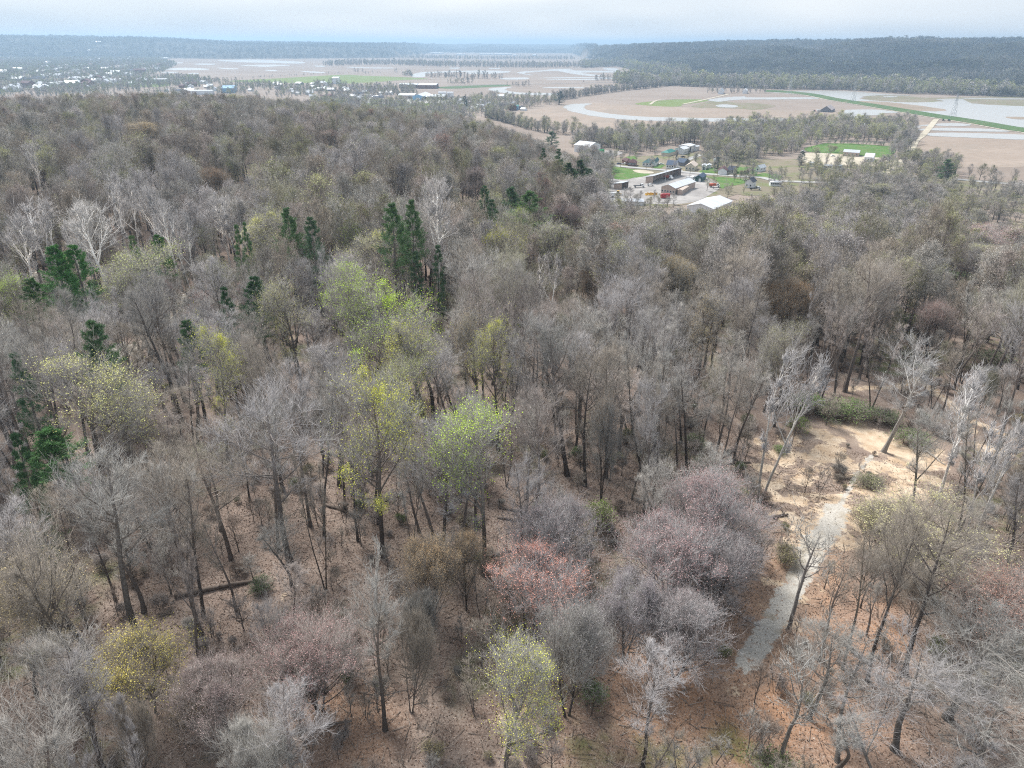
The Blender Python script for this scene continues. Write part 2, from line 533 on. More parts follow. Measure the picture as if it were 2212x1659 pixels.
def ground_masks(x, y):
    r = np.hypot(x, y)
    th = np.degrees(np.arctan2(x, y)) + 1.2 * fbm(x / 90.0, y / 90.0, 2, 5)
    s = smooth(np.interp(th, TH, D0), np.interp(th, TH, D1), r)
    sand = np.zeros(np.shape(x))
    for p, rad in SANDP:
        sand = np.maximum(sand, 1.05 - 0.5 * (np.hypot(x - p[0], y - p[1]) / rad) ** 1.4)
    for p, rad in BROWN:
        sand = np.maximum(sand, 0.52 - 0.3 * (np.hypot(x - p[0], y - p[1]) / rad) ** 2)
    d, t = poly_dist(x, y, LANE)
    sand = np.maximum(sand, 1.0 - 0.55 * (d / 1.1) ** 1.5)
    dt, tt = poly_dist(x, y, TRACK)
    sand = np.maximum(sand, 0.66 - 0.10 * np.abs(dt - 1.5) - 0.35 * tt)
    grav = 1.0 - 0.5 * (dt / (1.65 - 0.5 * tt + 0.5 * vnoise(x / 2.2, y / 2.2, 55))) ** 2.0 - 0.22 * smooth(0.5, 0.12, dt + 0.3 * vnoise(x / 1.3, y / 1.3, 66)) * smooth(0.15, 0.5, tt) - 0.5 * smooth(0.86, 1.0, tt)
    dr, _ = poly_dist(x, y, RILL)
    grav = np.maximum(grav, 0.8 - 0.5 * (dr / 0.5) ** 2)
    for p, rad in LOT:
        grav = np.maximum(grav, 0.85 - 0.45 * (np.hypot(x - p[0], y - p[1]) / rad) ** 2)
    soil = smooth(0.93, 0.99, s)
    rf, rt = np.interp(th, FT, RF), np.interp(th, FT, RT)
    wood = smooth(0.0, 0.04, (r - rf) / (rt - rf))
    orange = smooth(15, 4, np.hypot((x - 20) / 1.7, y - 50)) + smooth(12, 3, np.hypot(x - 38, (y - 63)))
    orange = orange + 0.95 * smooth(4.6, 2.0, np.abs(dt - 0.5)) * (tt > 0.15) + 0.6 * smooth(8, 3, np.hypot(x + 16, y - 48))
    orange = np.clip(orange * (0.75 + 1.0 * vnoise(x / 3.0, y / 3.0, 77)), 0, 1)
    moss = np.clip(smooth(0.12, 0.3, fbm(x / 14.0, y / 14.0, 3, 91)) * 0.7, 0, 1) * (1 - np.clip(sand, 0, 1))
    z = np.zeros(np.shape(x))
    return np.clip(sand, 0, 1), np.clip(grav, 0, 1), soil, wood, orange, moss

fa = np.radians(np.concatenate([np.linspace(-180, -60, 25)[:-1], np.linspace(-60, -42, 31)[:-1], np.linspace(-42, 42, 421), np.linspace(42, 60, 31)[1:], np.linspace(60, 180, 25)[1:-1]]))
fr = np.concatenate([np.geomspace(12, 40, 10)[:-1], np.geomspace(40, 170, 150)[:-1], np.geomspace(170, 1500, 110)[:-1], np.geomspace(1500, 14000, 150)[:-1], np.geomspace(14000, 22000, 8)])
A_, R_ = np.meshgrid(fa, fr)
gx, gy = (R_ * np.sin(A_)), (R_ * np.cos(A_))
gz = height(gx, gy)
gz = np.where(R_ > 14000, gz - (R_ - 14000) * 0.006, gz)
wood_r = ground_masks(gx, gy)[3]
gz = gz + wood_r * smooth(4200, 6500, R_) * 11 * (np.random.default_rng(3).random(gx.shape) - 0.5)   # tree tops too far off to tell apart
nA, nR = len(fa), len(fr)
V = np.stack([gx, gy, gz], -1).reshape(-1, 3)
V = np.vstack([V, [[0, 0, float(height(0.1, 0.1))]]])
ii, jj = np.meshgrid(np.arange(nR - 1), np.arange(nA), indexing='ij')
a = ii * nA + jj; b_ = ii * nA + (jj + 1) % nA
quads = np.stack([a, b_, b_ + nA, a + nA], -1).reshape(-1, 4)[:, ::-1]
k = np.arange(nA)
tris = np.stack([np.full(nA, len(V) - 1), (k + 1) % nA, k], -1)[:, ::-1]
gme = new_mesh('ground', V, [quads, tris], [M_GROUND], smooth_shade=True)
mk = ground_masks(V[:, 0], V[:, 1])
for nm, (c0, c1, c2) in (('zone', (0, 1, 2)), ('zone_two', (3, 4, 5))):
    at_ = gme.attributes.new(nm, 'FLOAT_COLOR', 'POINT')
    at_.data.foreach_set('color', np.stack([mk[c0], mk[c1], mk[c2], np.ones(len(V))], -1).astype(np.float32).ravel())
ground = struct(obj('ground', gme))

# ------------------------------------------------------------------ valley sheets: water, fields, roads (each a few cm above the one below)
from mathutils.geometry import tessellate_polygon

def smooth_poly(P, k=4, closed=True):
    P = np.asarray(P, float)
    n = len(P)
    out = []
    rngi = range(n) if closed else range(n - 1)
    for i in rngi:
        if closed:
            p0, p1, p2, p3 = P[i - 1], P[i], P[(i + 1) % n], P[(i + 2) % n]
        else:
            p0, p1, p2, p3 = P[max(i - 1, 0)], P[i], P[i + 1], P[min(i + 2, n - 1)]
        for t in np.arange(k) / k:
            out.append(0.5 * ((2 * p1) + (-p0 + p2) * t + (2 * p0 - 5 * p1 + 4 * p2 - p3) * t * t + (-p0 + 3 * p1 - 3 * p2 + p3) * t ** 3))
    if not closed:
        out.append(P[-1])
    return np.array(out)

_LAY = [0]
def sheet_z(layer):
    _LAY[0] += 1
    return VALLEY + 0.05 * layer + 0.0015 * _LAY[0]

def sheet(name, pts, m, layer, rounded=True, jag=0.0, kind='structure'):
    P = np.array([valley_at(u, v)[:2] for u, v in pts])
    if rounded:
        P = smooth_poly(P, 12 if jag else 5)
    if jag:
        n = len(P)
        seg = np.linalg.norm(np.roll(P, -1, 0) - P, axis=1).mean()
        P = P + np.random.default_rng(len(P) + layer).normal(0, 1, P.shape) * np.minimum(jag * 5 * seg * (0.3 if np.hypot(P[:, 0], P[:, 1]).mean() > 2300 else 1.0), 0.004 * np.hypot(P[:, 0], P[:, 1]).mean() * jag / 0.05)
    z = sheet_z(layer)
    V = [Vector((x, y, z)) for x, y in P]
    tri = tessellate_polygon([V])
    F = []
    for t in tri:
        a, b, c = (V[i] for i in t)
        F.append(t if (b - a).cross(c - a).z > 0 else t[::-1])
    me = bpy.data.meshes.new(name)
    me.from_pydata([tuple(v) for v in V], [], F)
    me.materials.append(m)
    return struct(obj(name, me), kind)

def ribbon(name, pts, width, m, layer, world_pts=False, hfun=None):
    P = np.array(pts if world_pts else [valley_at(u, v)[:2] for u, v in pts])[:, :2]
    P = smooth_poly(P, 6, closed=False)
    T = np.gradient(P, axis=0)
    T /= np.linalg.norm(T, axis=1, keepdims=True)
    N = np.stack([-T[:, 1], T[:, 0]], -1)
    w = np.broadcast_to(np.asarray(width, float), (len(P),))[:, None] / 2
    z = sheet_z(layer)
    A, B = P + N * w, P - N * w
    za = np.full(len(P), z) if hfun is None else hfun(P)
    V = np.vstack([np.column_stack([A, za]), np.column_stack([B, za])])
    n = len(P)
    i = np.arange(n - 1)
    me = new_mesh(name, V, [np.stack([i, i + n, i + n + 1, i + 1], -1)], [m])
    return struct(obj(name, me))

z1 = lambda *p: F1(p, 0, 80)
z2 = lambda *p: F1(p, 1024, 80)
z3 = lambda *p: F1(p, 2048, 80)
z4 = lambda *p: F1(p, 1450, 360, 2.765)
z5 = lambda *p: F1(p, 2200, 360, 2.537)

# fields
sheet('pasture_field', z1((1480, 352), (1800, 335), (2212, 312)) + z2((150, 318), (420, 328), (560, 338), (420, 345), (200, 362), (0, 372)) + z1((2000, 365), (1700, 362)), M_PASTURE, 1, jag=0.02)
sheet('dry_field', z2((930, 570), (1180, 548), (1440, 510), (1640, 495), (1760, 500), (2212, 520)) + z3((880, 550), (1010, 560), (1000, 585), (1500, 610), (1600, 640), (1500, 670), (900, 650), (0, 640)) + z2((1700, 700), (1300, 680), (1100, 630)), M_PALESOIL, 1, jag=0.01)
sheet('dry_field', z3((1500, 720), (1640, 712), (2300, 732), (2300, 900), (1400, 870)), M_PALESOIL, 1)
sheet('field_grass', z2((1900, 500), (2080, 478), (2212, 470)) + z3((80, 470), (170, 480), (0, 506)) + z2((2212, 515), (2100, 518)), M_PASTURE, 2)
sheet('stubble_field', z3((200, 480), (330, 490), (520, 500), (600, 515), (480, 538), (330, 530), (60, 520)), M_STUBBLE, 2, jag=0.02)
sheet('stubble_field', z3((1180, 452), (1400, 445), (1640, 460), (2300, 452), (2300, 545), (1820, 500), (1700, 545), (1240, 500)), M_STUBBLE, 1, jag=0.02)
sheet('roadside_grass', z2((620, 392), (900, 380), (1060, 377), (1100, 384), (980, 390), (720, 402)), M_LEVEE, 2)
sheet('works_grass', z2((120, 500), (330, 478), (700, 480), (760, 500), (560, 512), (300, 520), (140, 520)), M_PASTURE, 2)
sheet('town_grass', z1((800, 375), (980, 368), (1100, 372), (1060, 388), (850, 390)), M_PASTURE, 2)

# standing water
WATER = [
    z2((1440, 522), (1490, 503), (1560, 499), (1625, 500), (1575, 516), (1600, 540), (1760, 566), (1950, 583), (2212, 590)) + z3((300, 594), (600, 596), (870, 600), (800, 612), (400, 616), (0, 614)) + z2((1900, 606), (1650, 582), (1500, 552)),
    z3((700, 612), (950, 616), (1250, 628), (1520, 646), (1500, 655), (1200, 640), (860, 622)),
    z2((952, 405), (1000, 396), (1110, 391), (1062, 404), (1082, 417), (1180, 428), (1382, 431), (1382, 446), (1150, 440), (1010, 424)),
    z2((458, 312), (500, 298), (580, 292), (900, 284), (1085, 289), (1050, 299), (820, 294), (570, 304), (540, 326), (465, 326)),
    z2((808, 298), (900, 293), (1050, 296), (1000, 304), (850, 306)),
    z2((1145, 294), (1300, 283), (1380, 275), (1495, 274), (1500, 283), (1790, 288), (1780, 297), (1600, 297), (1560, 301), (1680, 316), (1610, 320), (1480, 303), (1380, 287), (1190, 300), (1240, 313), (1180, 308)),
    z2((1050, 332), (1200, 330), (1200, 341), (1045, 342)),
    z2((1270, 333), (1500, 327), (1900, 333), (1880, 341), (1500, 333)),
    z2((1360, 338), (1640, 340), (1640, 347), (1360, 343)),
    z2((1330, 392), (1560, 393), (1540, 399), (1340, 398)),
    z2((700, 266), (765, 265), (760, 272), (708, 272)), z2((960, 268), (1030, 268), (1025, 274), (965, 274)),
    z2((1700, 266), (1780, 270), (1800, 285), (1720, 282)),
    z2((1015, 570), (1080, 564), (1092, 578), (1040, 588)),
    z1((1410, 219), (1640, 212), (1800, 220), (1960, 228), (1955, 238), (1850, 238), (1700, 234), (1560, 230)),
    z1((1560, 250), (1750, 246), (1880, 250), (1740, 260), (1660, 258)), z1((1405, 266), (1550, 272), (1480, 277)),
    z1((1040, 276), (1180, 266), (1335, 272), (1320, 281), (1060, 282)), z1((650, 272), (755, 271), (750, 279), (660, 279)),
    z1((1050, 293), (1145, 293), (1140, 299), (1055, 299)), z1((1225, 300), (1285, 300), (1280, 307), (1230, 307)), z1((1270, 240), (1385, 240), (1380, 247), (1275, 246)),
    z1((1950, 288), (2030, 290), (2105, 296), (2080, 302), (1990, 296)), z1((1720, 280), (1790, 282), (1785, 288), (1730, 286)), z1((2040, 252), (2110, 254), (2100, 260), (2050, 259)),
    z1((1105, 232), (1180, 232), (1175, 237), (1110, 237)),
    z2((30, 262), (160, 264), (330, 266), (300, 271), (100, 268)),
    z3((165, 474), (260, 460), (400, 452), (430, 459), (700, 458), (900, 460), (860, 468), (600, 472), (360, 474), (230, 487)),
    z3((215, 510), (270, 504), (350, 512), (340, 524), (240, 522)),
    z3((1000, 588), (1040, 560), (1060, 541), (1160, 537), (1280, 540), (1400, 556), (1280, 563), (1290, 572), (1180, 578), (1220, 592), (1100, 596)),
    z3((560, 424), (700, 418), (1000, 416), (1300, 436), (1480, 446), (1250, 446), (1150, 460), (1220, 478), (1500, 492), (1690, 483), (1650, 472), (1800, 468), (1900, 500), (2260, 520), (2400, 545), (2420, 690), (2212, 655), (1900, 615), (1640, 572), (1400, 530), (1200, 500), (1000, 472), (800, 445)),
    z3((1300, 452), (1380, 450), (1390, 456), (1320, 458)), z3((1820, 462), (2230, 466), (2240, 472), (1900, 470)),
    z3((1650, 630), (1760, 626), (1865, 634), (1820, 645), (1650, 642)), z3((1615, 660), (1760, 656), (2010, 664), (2120, 680), (1900, 680), (1620, 672)),
    z3((1588, 692), (1760, 688), (2280, 704), (2280, 733), (1900, 722), (1610, 708)),
    z3((1500, 665), (1585, 662), (1570, 672), (1520, 672)), z3((1520, 640), (1600, 636), (1590, 644)),
]
for w in WATER:
    sheet('flood_water', w, M_WATER, 3, jag=0.05)
sheet('damp_bank', z3((1130, 484), (1350, 492), (1700, 538), (1560, 548), (1300, 516)), M_WETSOIL, 4, jag=0.03)
sheet('damp_bank', z3((2100, 585), (2230, 588), (2200, 602), (2120, 596)), M_WETSOIL, 4, jag=0.03)

# levee: a grassed bank with sloping sides, its track along the near foot
def levee():
    top = z3((540, 421), (680, 427), (850, 446), (1000, 476), (1200, 508), (1420, 545), (1640, 582), (1900, 622), (2160, 668), (2260, 682), (2420, 708))
    P = smooth_poly(np.array([valley_at(u, v)[:2] for u, v in top]), 5, closed=False)
    T = np.gradient(P, axis=0); T /= np.linalg.norm(T, axis=1, keepdims=True)
    N = np.stack([-T[:, 1], T[:, 0]], -1)
    rows = []
    for off, z in ((-13, 0.02), (-3, 3.2), (0, 3.3), (3, 3.2), (13, 0.02)):
        rows.append(np.column_stack([P + N * off, np.full(len(P), VALLEY + 0.3 + z)]))
    n = len(P)
    V = np.vstack(rows)
    i = np.arange(n - 1)
    q = [np.stack([k * n + i, k * n + i + 1, (k + 1) * n + i + 1, (k + 1) * n + i], -1) for k in range(4)]
    o = struct(obj('levee', new_mesh('levee', V, q, [M_LEVEE])))
    foot = P - N * 18
    if np.hypot(*foot[0]) > np.hypot(*P[0]):
        foot = P + N * 18
    ribbon('levee_track', foot, 5.0, M_TRACKDIRT, 6, True)
levee()
ribbon('dirt_road', z3((1655, 600), (1640, 606), (1600, 655), (1555, 705), (1510, 740), (1480, 800), (1430, 862)) + z5((1340, 235), (1290, 315), (1225, 372), (1100, 420)), 7.5, M_TRACKDIRT, 7)
ribbon('farm_lane', z3((0, 504), (150, 472), (300, 438)), 6, M_TRACKDIRT, 6)
ribbon('farm_lane', z2((2000, 505), (2070, 474), (2300, 472)), 5, M_TRACKDIRT, 6)
ribbon('field_road', z2((0, 372), (300, 352), (640, 338), (700, 330)), 6, M_TRACKDIRT, 6)
ribbon('valley_road', z2((690, 382), (950, 376), (1300, 371), (1700, 362), (2100, 356)), 7, M_ASPHALT, 6)
# the village street and the yards by the works
ribbon('village_street', z4((850, 345), (1060, 378), (1300, 402), (1480, 417), (1640, 432), (1800, 446), (1960, 458), (2100, 468), (2300, 480)) + z5((340, 465), (700, 480), (1200, 500)), 7.5, M_ASPHALT, 7)
ribbon('village_street', z4((1640, 436), (1600, 385), (1700, 330), (1800, 290)), 6.0, M_ASPHALT, 6)
ribbon('valley_road', z5((1500, 440), (1750, 458), (1900, 472), (2260, 500)), 7.5, M_ASPHALT, 7)
sheet('lawn', z4((1055, 390), (1090, 388), (1250, 412), (1380, 428), (1370, 460), (1250, 482), (1160, 497), (1080, 480)), M_LAWN, 3, jag=0.05)
sheet('bare_patch', z4((1240, 420), (1330, 418), (1410, 434), (1390, 446), (1290, 442)), M_TRACKDIRT, 4)
sheet('lawn', z4((1830, 468), (1960, 474), (2120, 490), (2230, 500), (2230, 520), (2050, 545), (1990, 570), (1960, 560), (1950, 520), (1900, 490)), M_LAWN, 3, jag=0.05)
sheet('lawn', z4((1790, 430), (1850, 405), (1910, 398), (1950, 420), (1910, 448), (1840, 446)), M_LAWN, 3, jag=0.05)
sheet('lawn', z4((2000, 400), (2120, 390), (2260, 400), (2260, 455), (2180, 455), (2050, 440)), M_LAWN, 2, jag=0.05)
sheet('lawn', z4((1420, 378), (1500, 372), (1480, 398), (1420, 402)), M_LAWN, 3, jag=0.05)
sheet('lawn', z4((1180, 310), (1250, 300), (1280, 325), (1200, 330)), M_LAWN, 3, jag=0.05)
sheet('lawn', z5((0, 455), (110, 450), (60, 480), (0, 500)), M_LAWN, 3, jag=0.05)
sheet('lawn', z5((150, 435), (220, 408), (350, 420), (360, 455), (250, 452)), M_LAWN, 3, jag=0.05)
sheet('lawn', z5((540, 215), (690, 178), (900, 180), (1230, 202), (1240, 240), (1180, 290), (1060, 285), (850, 262), (640, 250), (545, 240)), M_LAWN, 3, rounded=False)
sheet('works_yard', z4((1040, 500), (1200, 490), (1400, 450), (1660, 430), (1800, 462), (1900, 500), (1960, 560), (1880, 620), (1750, 680), (1500, 700), (1050, 660)), M_GRAVEL, 2)
sheet('farm_yard', z4((880, 290), (940, 260), (1120, 258), (1150, 282), (1000, 318), (930, 330)), M_GRAVEL, 3)
sheet('house_yard', z5((540, 255), (850, 262), (1220, 300), (1230, 345), (900, 345), (560, 330)), M_TRACKDIRT, 2)
sheet('works_yard', z2((180, 480), (480, 470), (700, 478), (760, 492), (420, 500), (380, 520), (340, 505), (200, 500)), M_CONCRETE, 4)
ground_rough = z4((880, 360), (1060, 320), (1500, 290), (1900, 260), (2212, 330), (2212, 560), (1700, 700), (1040, 700))
sheet('rough_grass', ground_rough + z5((0, 330), (700, 330), (1250, 400), (1200, 520), (400, 560), (0, 600))[:0], M_STUBBLE, 1)
sheet('rough_grass', z5((0, 330), (500, 300), (1300, 330), (1500, 430), (2300, 500), (2300, 700), (1700, 640), (700, 560), (0, 560)), M_STUBBLE, 1)
# ------------------------------------------------------------------ tree growing
def unit(v):
    return v / np.maximum(np.linalg.norm(v, axis=-1, keepdims=True), 1e-9)

def grow(P, D, L, K, up, wob, g):
    pts, d = [P], D
    for k in range(K - 1):
        d = unit(d + np.array([0, 0, up / (K - 1)]) + g.normal(0, wob, D.shape))
        pts.append(pts[-1] + d * (L / (K - 1))[:, None])
    return np.stack(pts, 1)

def sprout(pts, n, t0, t1, ang, g, droop=0.0):
    """n children on each parent polyline: start points, directions, parent index, place along the parent."""
    N, K, _ = pts.shape
    t = (np.arange(n)[None, :] + g.random((N, n))) / n * (t1 - t0) + t0
    s = np.clip(t * (K - 1), 0, K - 1.001)
    i = s.astype(int); f = (s - i)[..., None]
    par = np.repeat(np.arange(N), n).reshape(N, n)
    A, B = pts[par, i], pts[par, i + 1]
    P = A + (B - A) * f
    T = unit(B - A)
    ref = unit(g.normal(0, 1, T.shape))
    s1 = unit(np.cross(T, ref))
    a = R(ang[0]) + g.random((N, n, 1)) * R(ang[1] - ang[0])
    D = unit(T * np.cos(a) + s1 * np.sin(a) + np.array([0, 0, droop]))
    return P.reshape(-1, 3), D.reshape(-1, 3), par.ravel(), t.ravel()

def tubes(pts, rad, S):
    N, K, _ = pts.shape
    T = np.gradient(pts, axis=1)
    T = unit(T)
    ref = np.where(np.abs(T[:, :1, 2:3]) > 0.9, np.array([1., 0, 0]), np.array([0, 0, 1.]))
    A = unit(np.cross(T, ref)); B = np.cross(T, A)
    ph = 2 * np.pi * np.arange(S) / S
    V = pts[:, :, None, :] + rad[:, :, None, None] * (A[:, :, None, :] * np.cos(ph)[None, None, :, None] + B[:, :, None, :] * np.sin(ph)[None, None, :, None])
    base = (np.arange(N) * K * S)[:, None, None]
    k = (np.arange(K - 1) * S)[None, :, None]
    s = np.arange(S)[None, None, :]; s2 = (np.arange(S) + 1)[None, None, :] % S
    F = np.stack([base + k + s, base + k + s2, base + k + S + s2, base + k + S + s], -1).reshape(-1, 4)
    return V.reshape(-1, 3), F

def spikes(P, Q, r):
    """three-sided tapering twigs from P to Q."""
    n = len(P)
    T = unit(Q - P)
    ref = np.where(np.abs(T[:, 2:3]) > 0.9, np.array([1., 0, 0]), np.array([0, 0, 1.]))
    A = unit(np.cross(T, ref)); B = np.cross(T, A)
    V = [P + (A * math.cos(q) + B * math.sin(q)) * r[:, None] for q in (0, 2.094, 4.189)] + [Q]
    V = np.stack(V, 1).reshape(-1, 3)
    b = (np.arange(n) * 4)[:, None]
    F = np.concatenate([b + np.array([[0, 1, 3]]), b + np.array([[1, 2, 3]]), b + np.array([[2, 0, 3]])], 0)
    return V, F

def flakes(P, D, size, g, aspect=0.55):
    """small folded leaves: two triangles with a crease."""
    n = len(P)
    T = unit(D + g.normal(0, 0.7, D.shape))
    S = unit(np.cross(T, g.normal(0, 1, T.shape)))
    U = np.cross(T, S)
    L = size[:, None]
    V = np.stack([P, P + T * L * 0.5 + S * L * aspect * 0.5 + U * L * 0.12, P + T * L, P + T * L * 0.5 - S * L * aspect * 0.5 + U * L * 0.12], 1).reshape(-1, 3)
    b = (np.arange(n) * 4)[:, None]
    return V, np.concatenate([b + np.array([[0, 1, 2]]), b + np.array([[0, 2, 3]])], 0)

def env_dist(P, D, c, e):
    """distance from P along D to the crown's outline (an ellipsoid)."""
    p = (P - c) / e; d = D / e
    A = (d * d).sum(-1); Bq = (p * d).sum(-1); Cq = (p * p).sum(-1) - 1
    disc = np.maximum(Bq * Bq - A * Cq, 0.0)
    return np.maximum((-Bq + np.sqrt(disc)) / A, 0.0)

class Parts:
    pass

def join(chunks):
    V, Fs, n = [], [], 0
    for v, f in chunks:
        V.append(v); Fs.append(f + n); n += len(v)
    return np.vstack(V), Fs

def grow_tree(seed, H, W, base=0.35, stems=1, n1=16, n2=9, n3=8, n4=6, tw=0.016, lean=0.03, fork=0.0, up=0.5, thick=1.0, leaf_n=5000, leaf_s=0.2, patch=0.6, a1=(32, 62), leaf_top=0.0, spread=0.26):
    """A broadleaf tree of height H and crown width W standing at the origin."""
    g = np.random.default_rng(seed)
    zb = H * base
    c = np.array([0, 0, (H + zb) / 2]); e = np.array([W / 2, W / 2, (H - zb) / 2 * 1.02])
    trunk, crown = [], []
    limbs, lrad = [], []
    r0 = (0.011 * H + 0.05) * thick
    for s in range(stems):
        az = 2 * math.pi * s / stems + g.random() * 1.2
        off = 0.0 if stems == 1 else 0.25
        P = np.array([[off * math.cos(az), off * math.sin(az), -0.25]])
        sp = lean + (0.16 if stems > 1 else 0)
        D = unit(np.array([[math.cos(az) * sp, math.sin(az) * sp, 1.0]]))
        st = grow(P, D, np.array([H * 0.93]), 11, 0.25, 0.045, g)
        k = np.linspace(0, 1, 11)
        rad = (r0 / math.sqrt(stems)) * (1 - k) ** 0.75 + 0.02
        rad[0] *= 1.45
        trunk.append(tubes(st, rad[None, :], 8))
        m = max(4, n1 // stems)
        P1, D1, _, t1 = sprout(st, m, max(base * 0.92, 0.12), 0.97, a1, g)
        L1 = env_dist(P1, D1, c, e) * (0.62 + 0.46 * g.random(len(P1)))
        L1 = np.clip(L1, 0.12 * W, 0.8 * H)
        l = grow(P1, D1, L1, 7, up, 0.10, g)
        lr = np.interp(t1, k, rad) * 0.55
        limbs.append(l); lrad.append(lr)
        # the leader carries twigs like a limb
        top = st[:, 5:, :]
        limbs.append(np.stack([np.interp(np.linspace(0, 5, 7), np.arange(6), top[0, :, i]) for i in range(3)], -1)[None]); lrad.append(np.array([rad[6]]))
    limbs = np.concatenate(limbs); lrad = np.concatenate(lrad)
    kk = np.linspace(0, 1, 7)
    trunk.append(tubes(limbs, lrad[:, None] * (1 - 0.8 * kk)[None, :] + 0.012, 5))
    P2, D2, p2, t2 = sprout(limbs, n2, 0.18, 1.0, (28, 62), g, 0.12)
    Ll = np.linalg.norm(limbs[:, -1] - limbs[:, 0], axis=1)
    L2 = np.minimum(env_dist(P2, D2, c, e) * (0.85 + 0.25 * g.random(len(P2))), (0.25 + 0.4 * g.random(len(P2))) * Ll[p2] + 0.5)
    L2 = np.maximum(L2, 0.5)
    b2 = grow(P2, D2, L2, 4, up * 0.8, 0.14, g)
    r2 = np.maximum(lrad[p2] * (1 - 0.8 * t2) * 0.5, 0.016)
    trunk.append(tubes(b2, 0.85 * r2[:, None] * np.array([1, 0.75, 0.5, 0.28])[None, :], 3))
    P3, D3, p3, t3 = sprout(b2, n3, 0.15, 1.0, (25, 60), g, 0.15)
    L3 = L2[p3] * (0.3 + 0.3 * g.random(len(P3))) + 0.25
    b3 = grow(P3, D3, L3, 3, up * 0.6, 0.16, g)
    crown.append(tubes(b3, np.full(len(P3), tw)[:, None] * np.array([1.15, 0.85, 0.45])[None, :], 3))
    tips, tdir = b3[:, 2], unit(b3[:, 2] - b3[:, 1])
    owner = p2[p3]
    if n4:
        P4, D4, p4, _ = sprout(b3, n4, 0.2, 1.0, (22, 58), g, 0.2)
        L4 = L3[p4] * (0.35 + 0.4 * g.random(len(P4))) + 0.12
        Q4 = P4 + unit(D4 + np.array([0, 0, 0.12])) * L4[:, None]
        crown.append(spikes(P4, Q4, np.full(len(P4), tw * 0.72)))
        tips, tdir, owner = Q4, unit(Q4 - P4), owner[p4]
    t = Parts()
    t.trunk, t.crown = join(trunk), join(crown)
    cr = t.crown[0]
    off = cr[:, :2].mean(0) if stems == 1 and lean < 0.1 else np.zeros(2)
    t.H, t.W = float(np.percentile(cr[:, 2], 99.7)), 2 * float(np.percentile(np.hypot(*(cr[:, :2] - off).T), 97))
    # leaves or buds at the tips, thick on some limbs and thin on others
    w = np.where(g.random(len(limbs)) < patch, 1.0, 0.07)[owner]
    if leaf_top:
        w = w * smooth(zb + (H - zb) * (leaf_top - 0.3), zb + (H - zb) * (leaf_top + 0.25), tips[:, 2]) + 0.01
    pick = g.choice(len(tips), min(leaf_n, len(tips)), replace=leaf_n > len(tips), p=w / w.sum())
    lp = tips[pick] + g.normal(0, 0.06 if leaf_n < len(tips) else spread, (len(pick), 3))
    t.leaves = join([flakes(lp, tdir[pick], leaf_s * (0.6 + 0.8 * g.random(len(pick))), g)])
    return t

def grow_pine(seed, H, W, bare=0.25, whorls=16, per=6, tufts=7, needles=9, nl=0.55, spread=(55, 85), plume=0.25, nw=0.05):
    g = np.random.default_rng(seed)
    k = np.linspace(0, 1, 10)
    st = grow(np.array([[0, 0, -0.2]]), np.array([[0.02, 0.0, 1.0]]), np.array([H]), 10, 0.1, 0.012, g)
    rad = (0.012 * H + 0.03) * (1 - k) ** 0.9 + 0.02
    trunk = [tubes(st, rad[None, :], 8)]
    z = np.repeat(np.linspace(bare, 0.985, whorls), per) + g.normal(0, 0.008, whorls * per)
    z = np.clip(z, bare * 0.9, 0.985)
    i = np.clip(z * 9, 0, 8.99).astype(int); f = (z * 9 - i)[:, None]
    P = st[0, i] + (st[0, i + 1] - st[0, i]) * f
    az = g.random(len(z)) * 2 * np.pi
    rel = (z - bare) / (1 - bare)
    L = W / 2 * (np.clip(1.05 - rel, 0.06, 1) ** 0.75) * np.clip(0.55 + 1.6 * rel, 0, 1) * (0.55 + 0.65 * g.random(len(z)))
    el = R(90) - np.radians(spread[0] + (spread[1] - spread[0]) * (1 - rel))
    D = np.stack([np.cos(az) * np.cos(el), np.sin(az) * np.cos(el), np.sin(el)], -1)
    br = grow(P, D, L, 5, plume, 0.06, g)
    trunk.append(tubes(br, (0.012 + 0.02 * L / W)[:, None] * np.linspace(1, 0.35, 5)[None, :], 4))
    P2, D2, p2, t2 = sprout(br, tufts, 0.3, 1.0, (25, 65), g, 0.15)
    L2 = L[p2] * 0.32 * (1.1 - 0.5 * t2) + 0.15
    b2 = grow(P2, D2, L2, 3, 0.3, 0.1, g)
    P2b = np.concatenate([b2, np.stack([br[:, 2], br[:, 3], br[:, 4]], 1)])
    P3, D3, p3, t3 = sprout(P2b, needles, 0.05, 1.0, (20, 75), g, 0.1)
    ln = nl * (0.6 + 0.7 * g.random(len(P3)))
    T = unit(D3)
    S = unit(np.cross(T, g.normal(0, 1, T.shape))) * (nw * (0.7 + 0.6 * g.random(len(P3))))[:, None]
    Vn = np.stack([P3 - S * 0.5, P3 + S * 0.5, P3 + T * ln[:, None] * 0.6 + S + np.array([0, 0, 0.03]), P3 + T * ln[:, None]], 1).reshape(-1, 3)
    b = (np.arange(len(P3)) * 4)[:, None]
    Fn = np.concatenate([b + np.array([[0, 1, 2]]), b + np.array([[0, 2, 3]])], 0)
    t = Parts()
    t.H, t.W = H, 2 * float(np.percentile(np.hypot(Vn[:, 0], Vn[:, 1]), 93))
    t.trunk, t.leaves, t.crown = join(trunk), (Vn, [Fn]), None
    return t

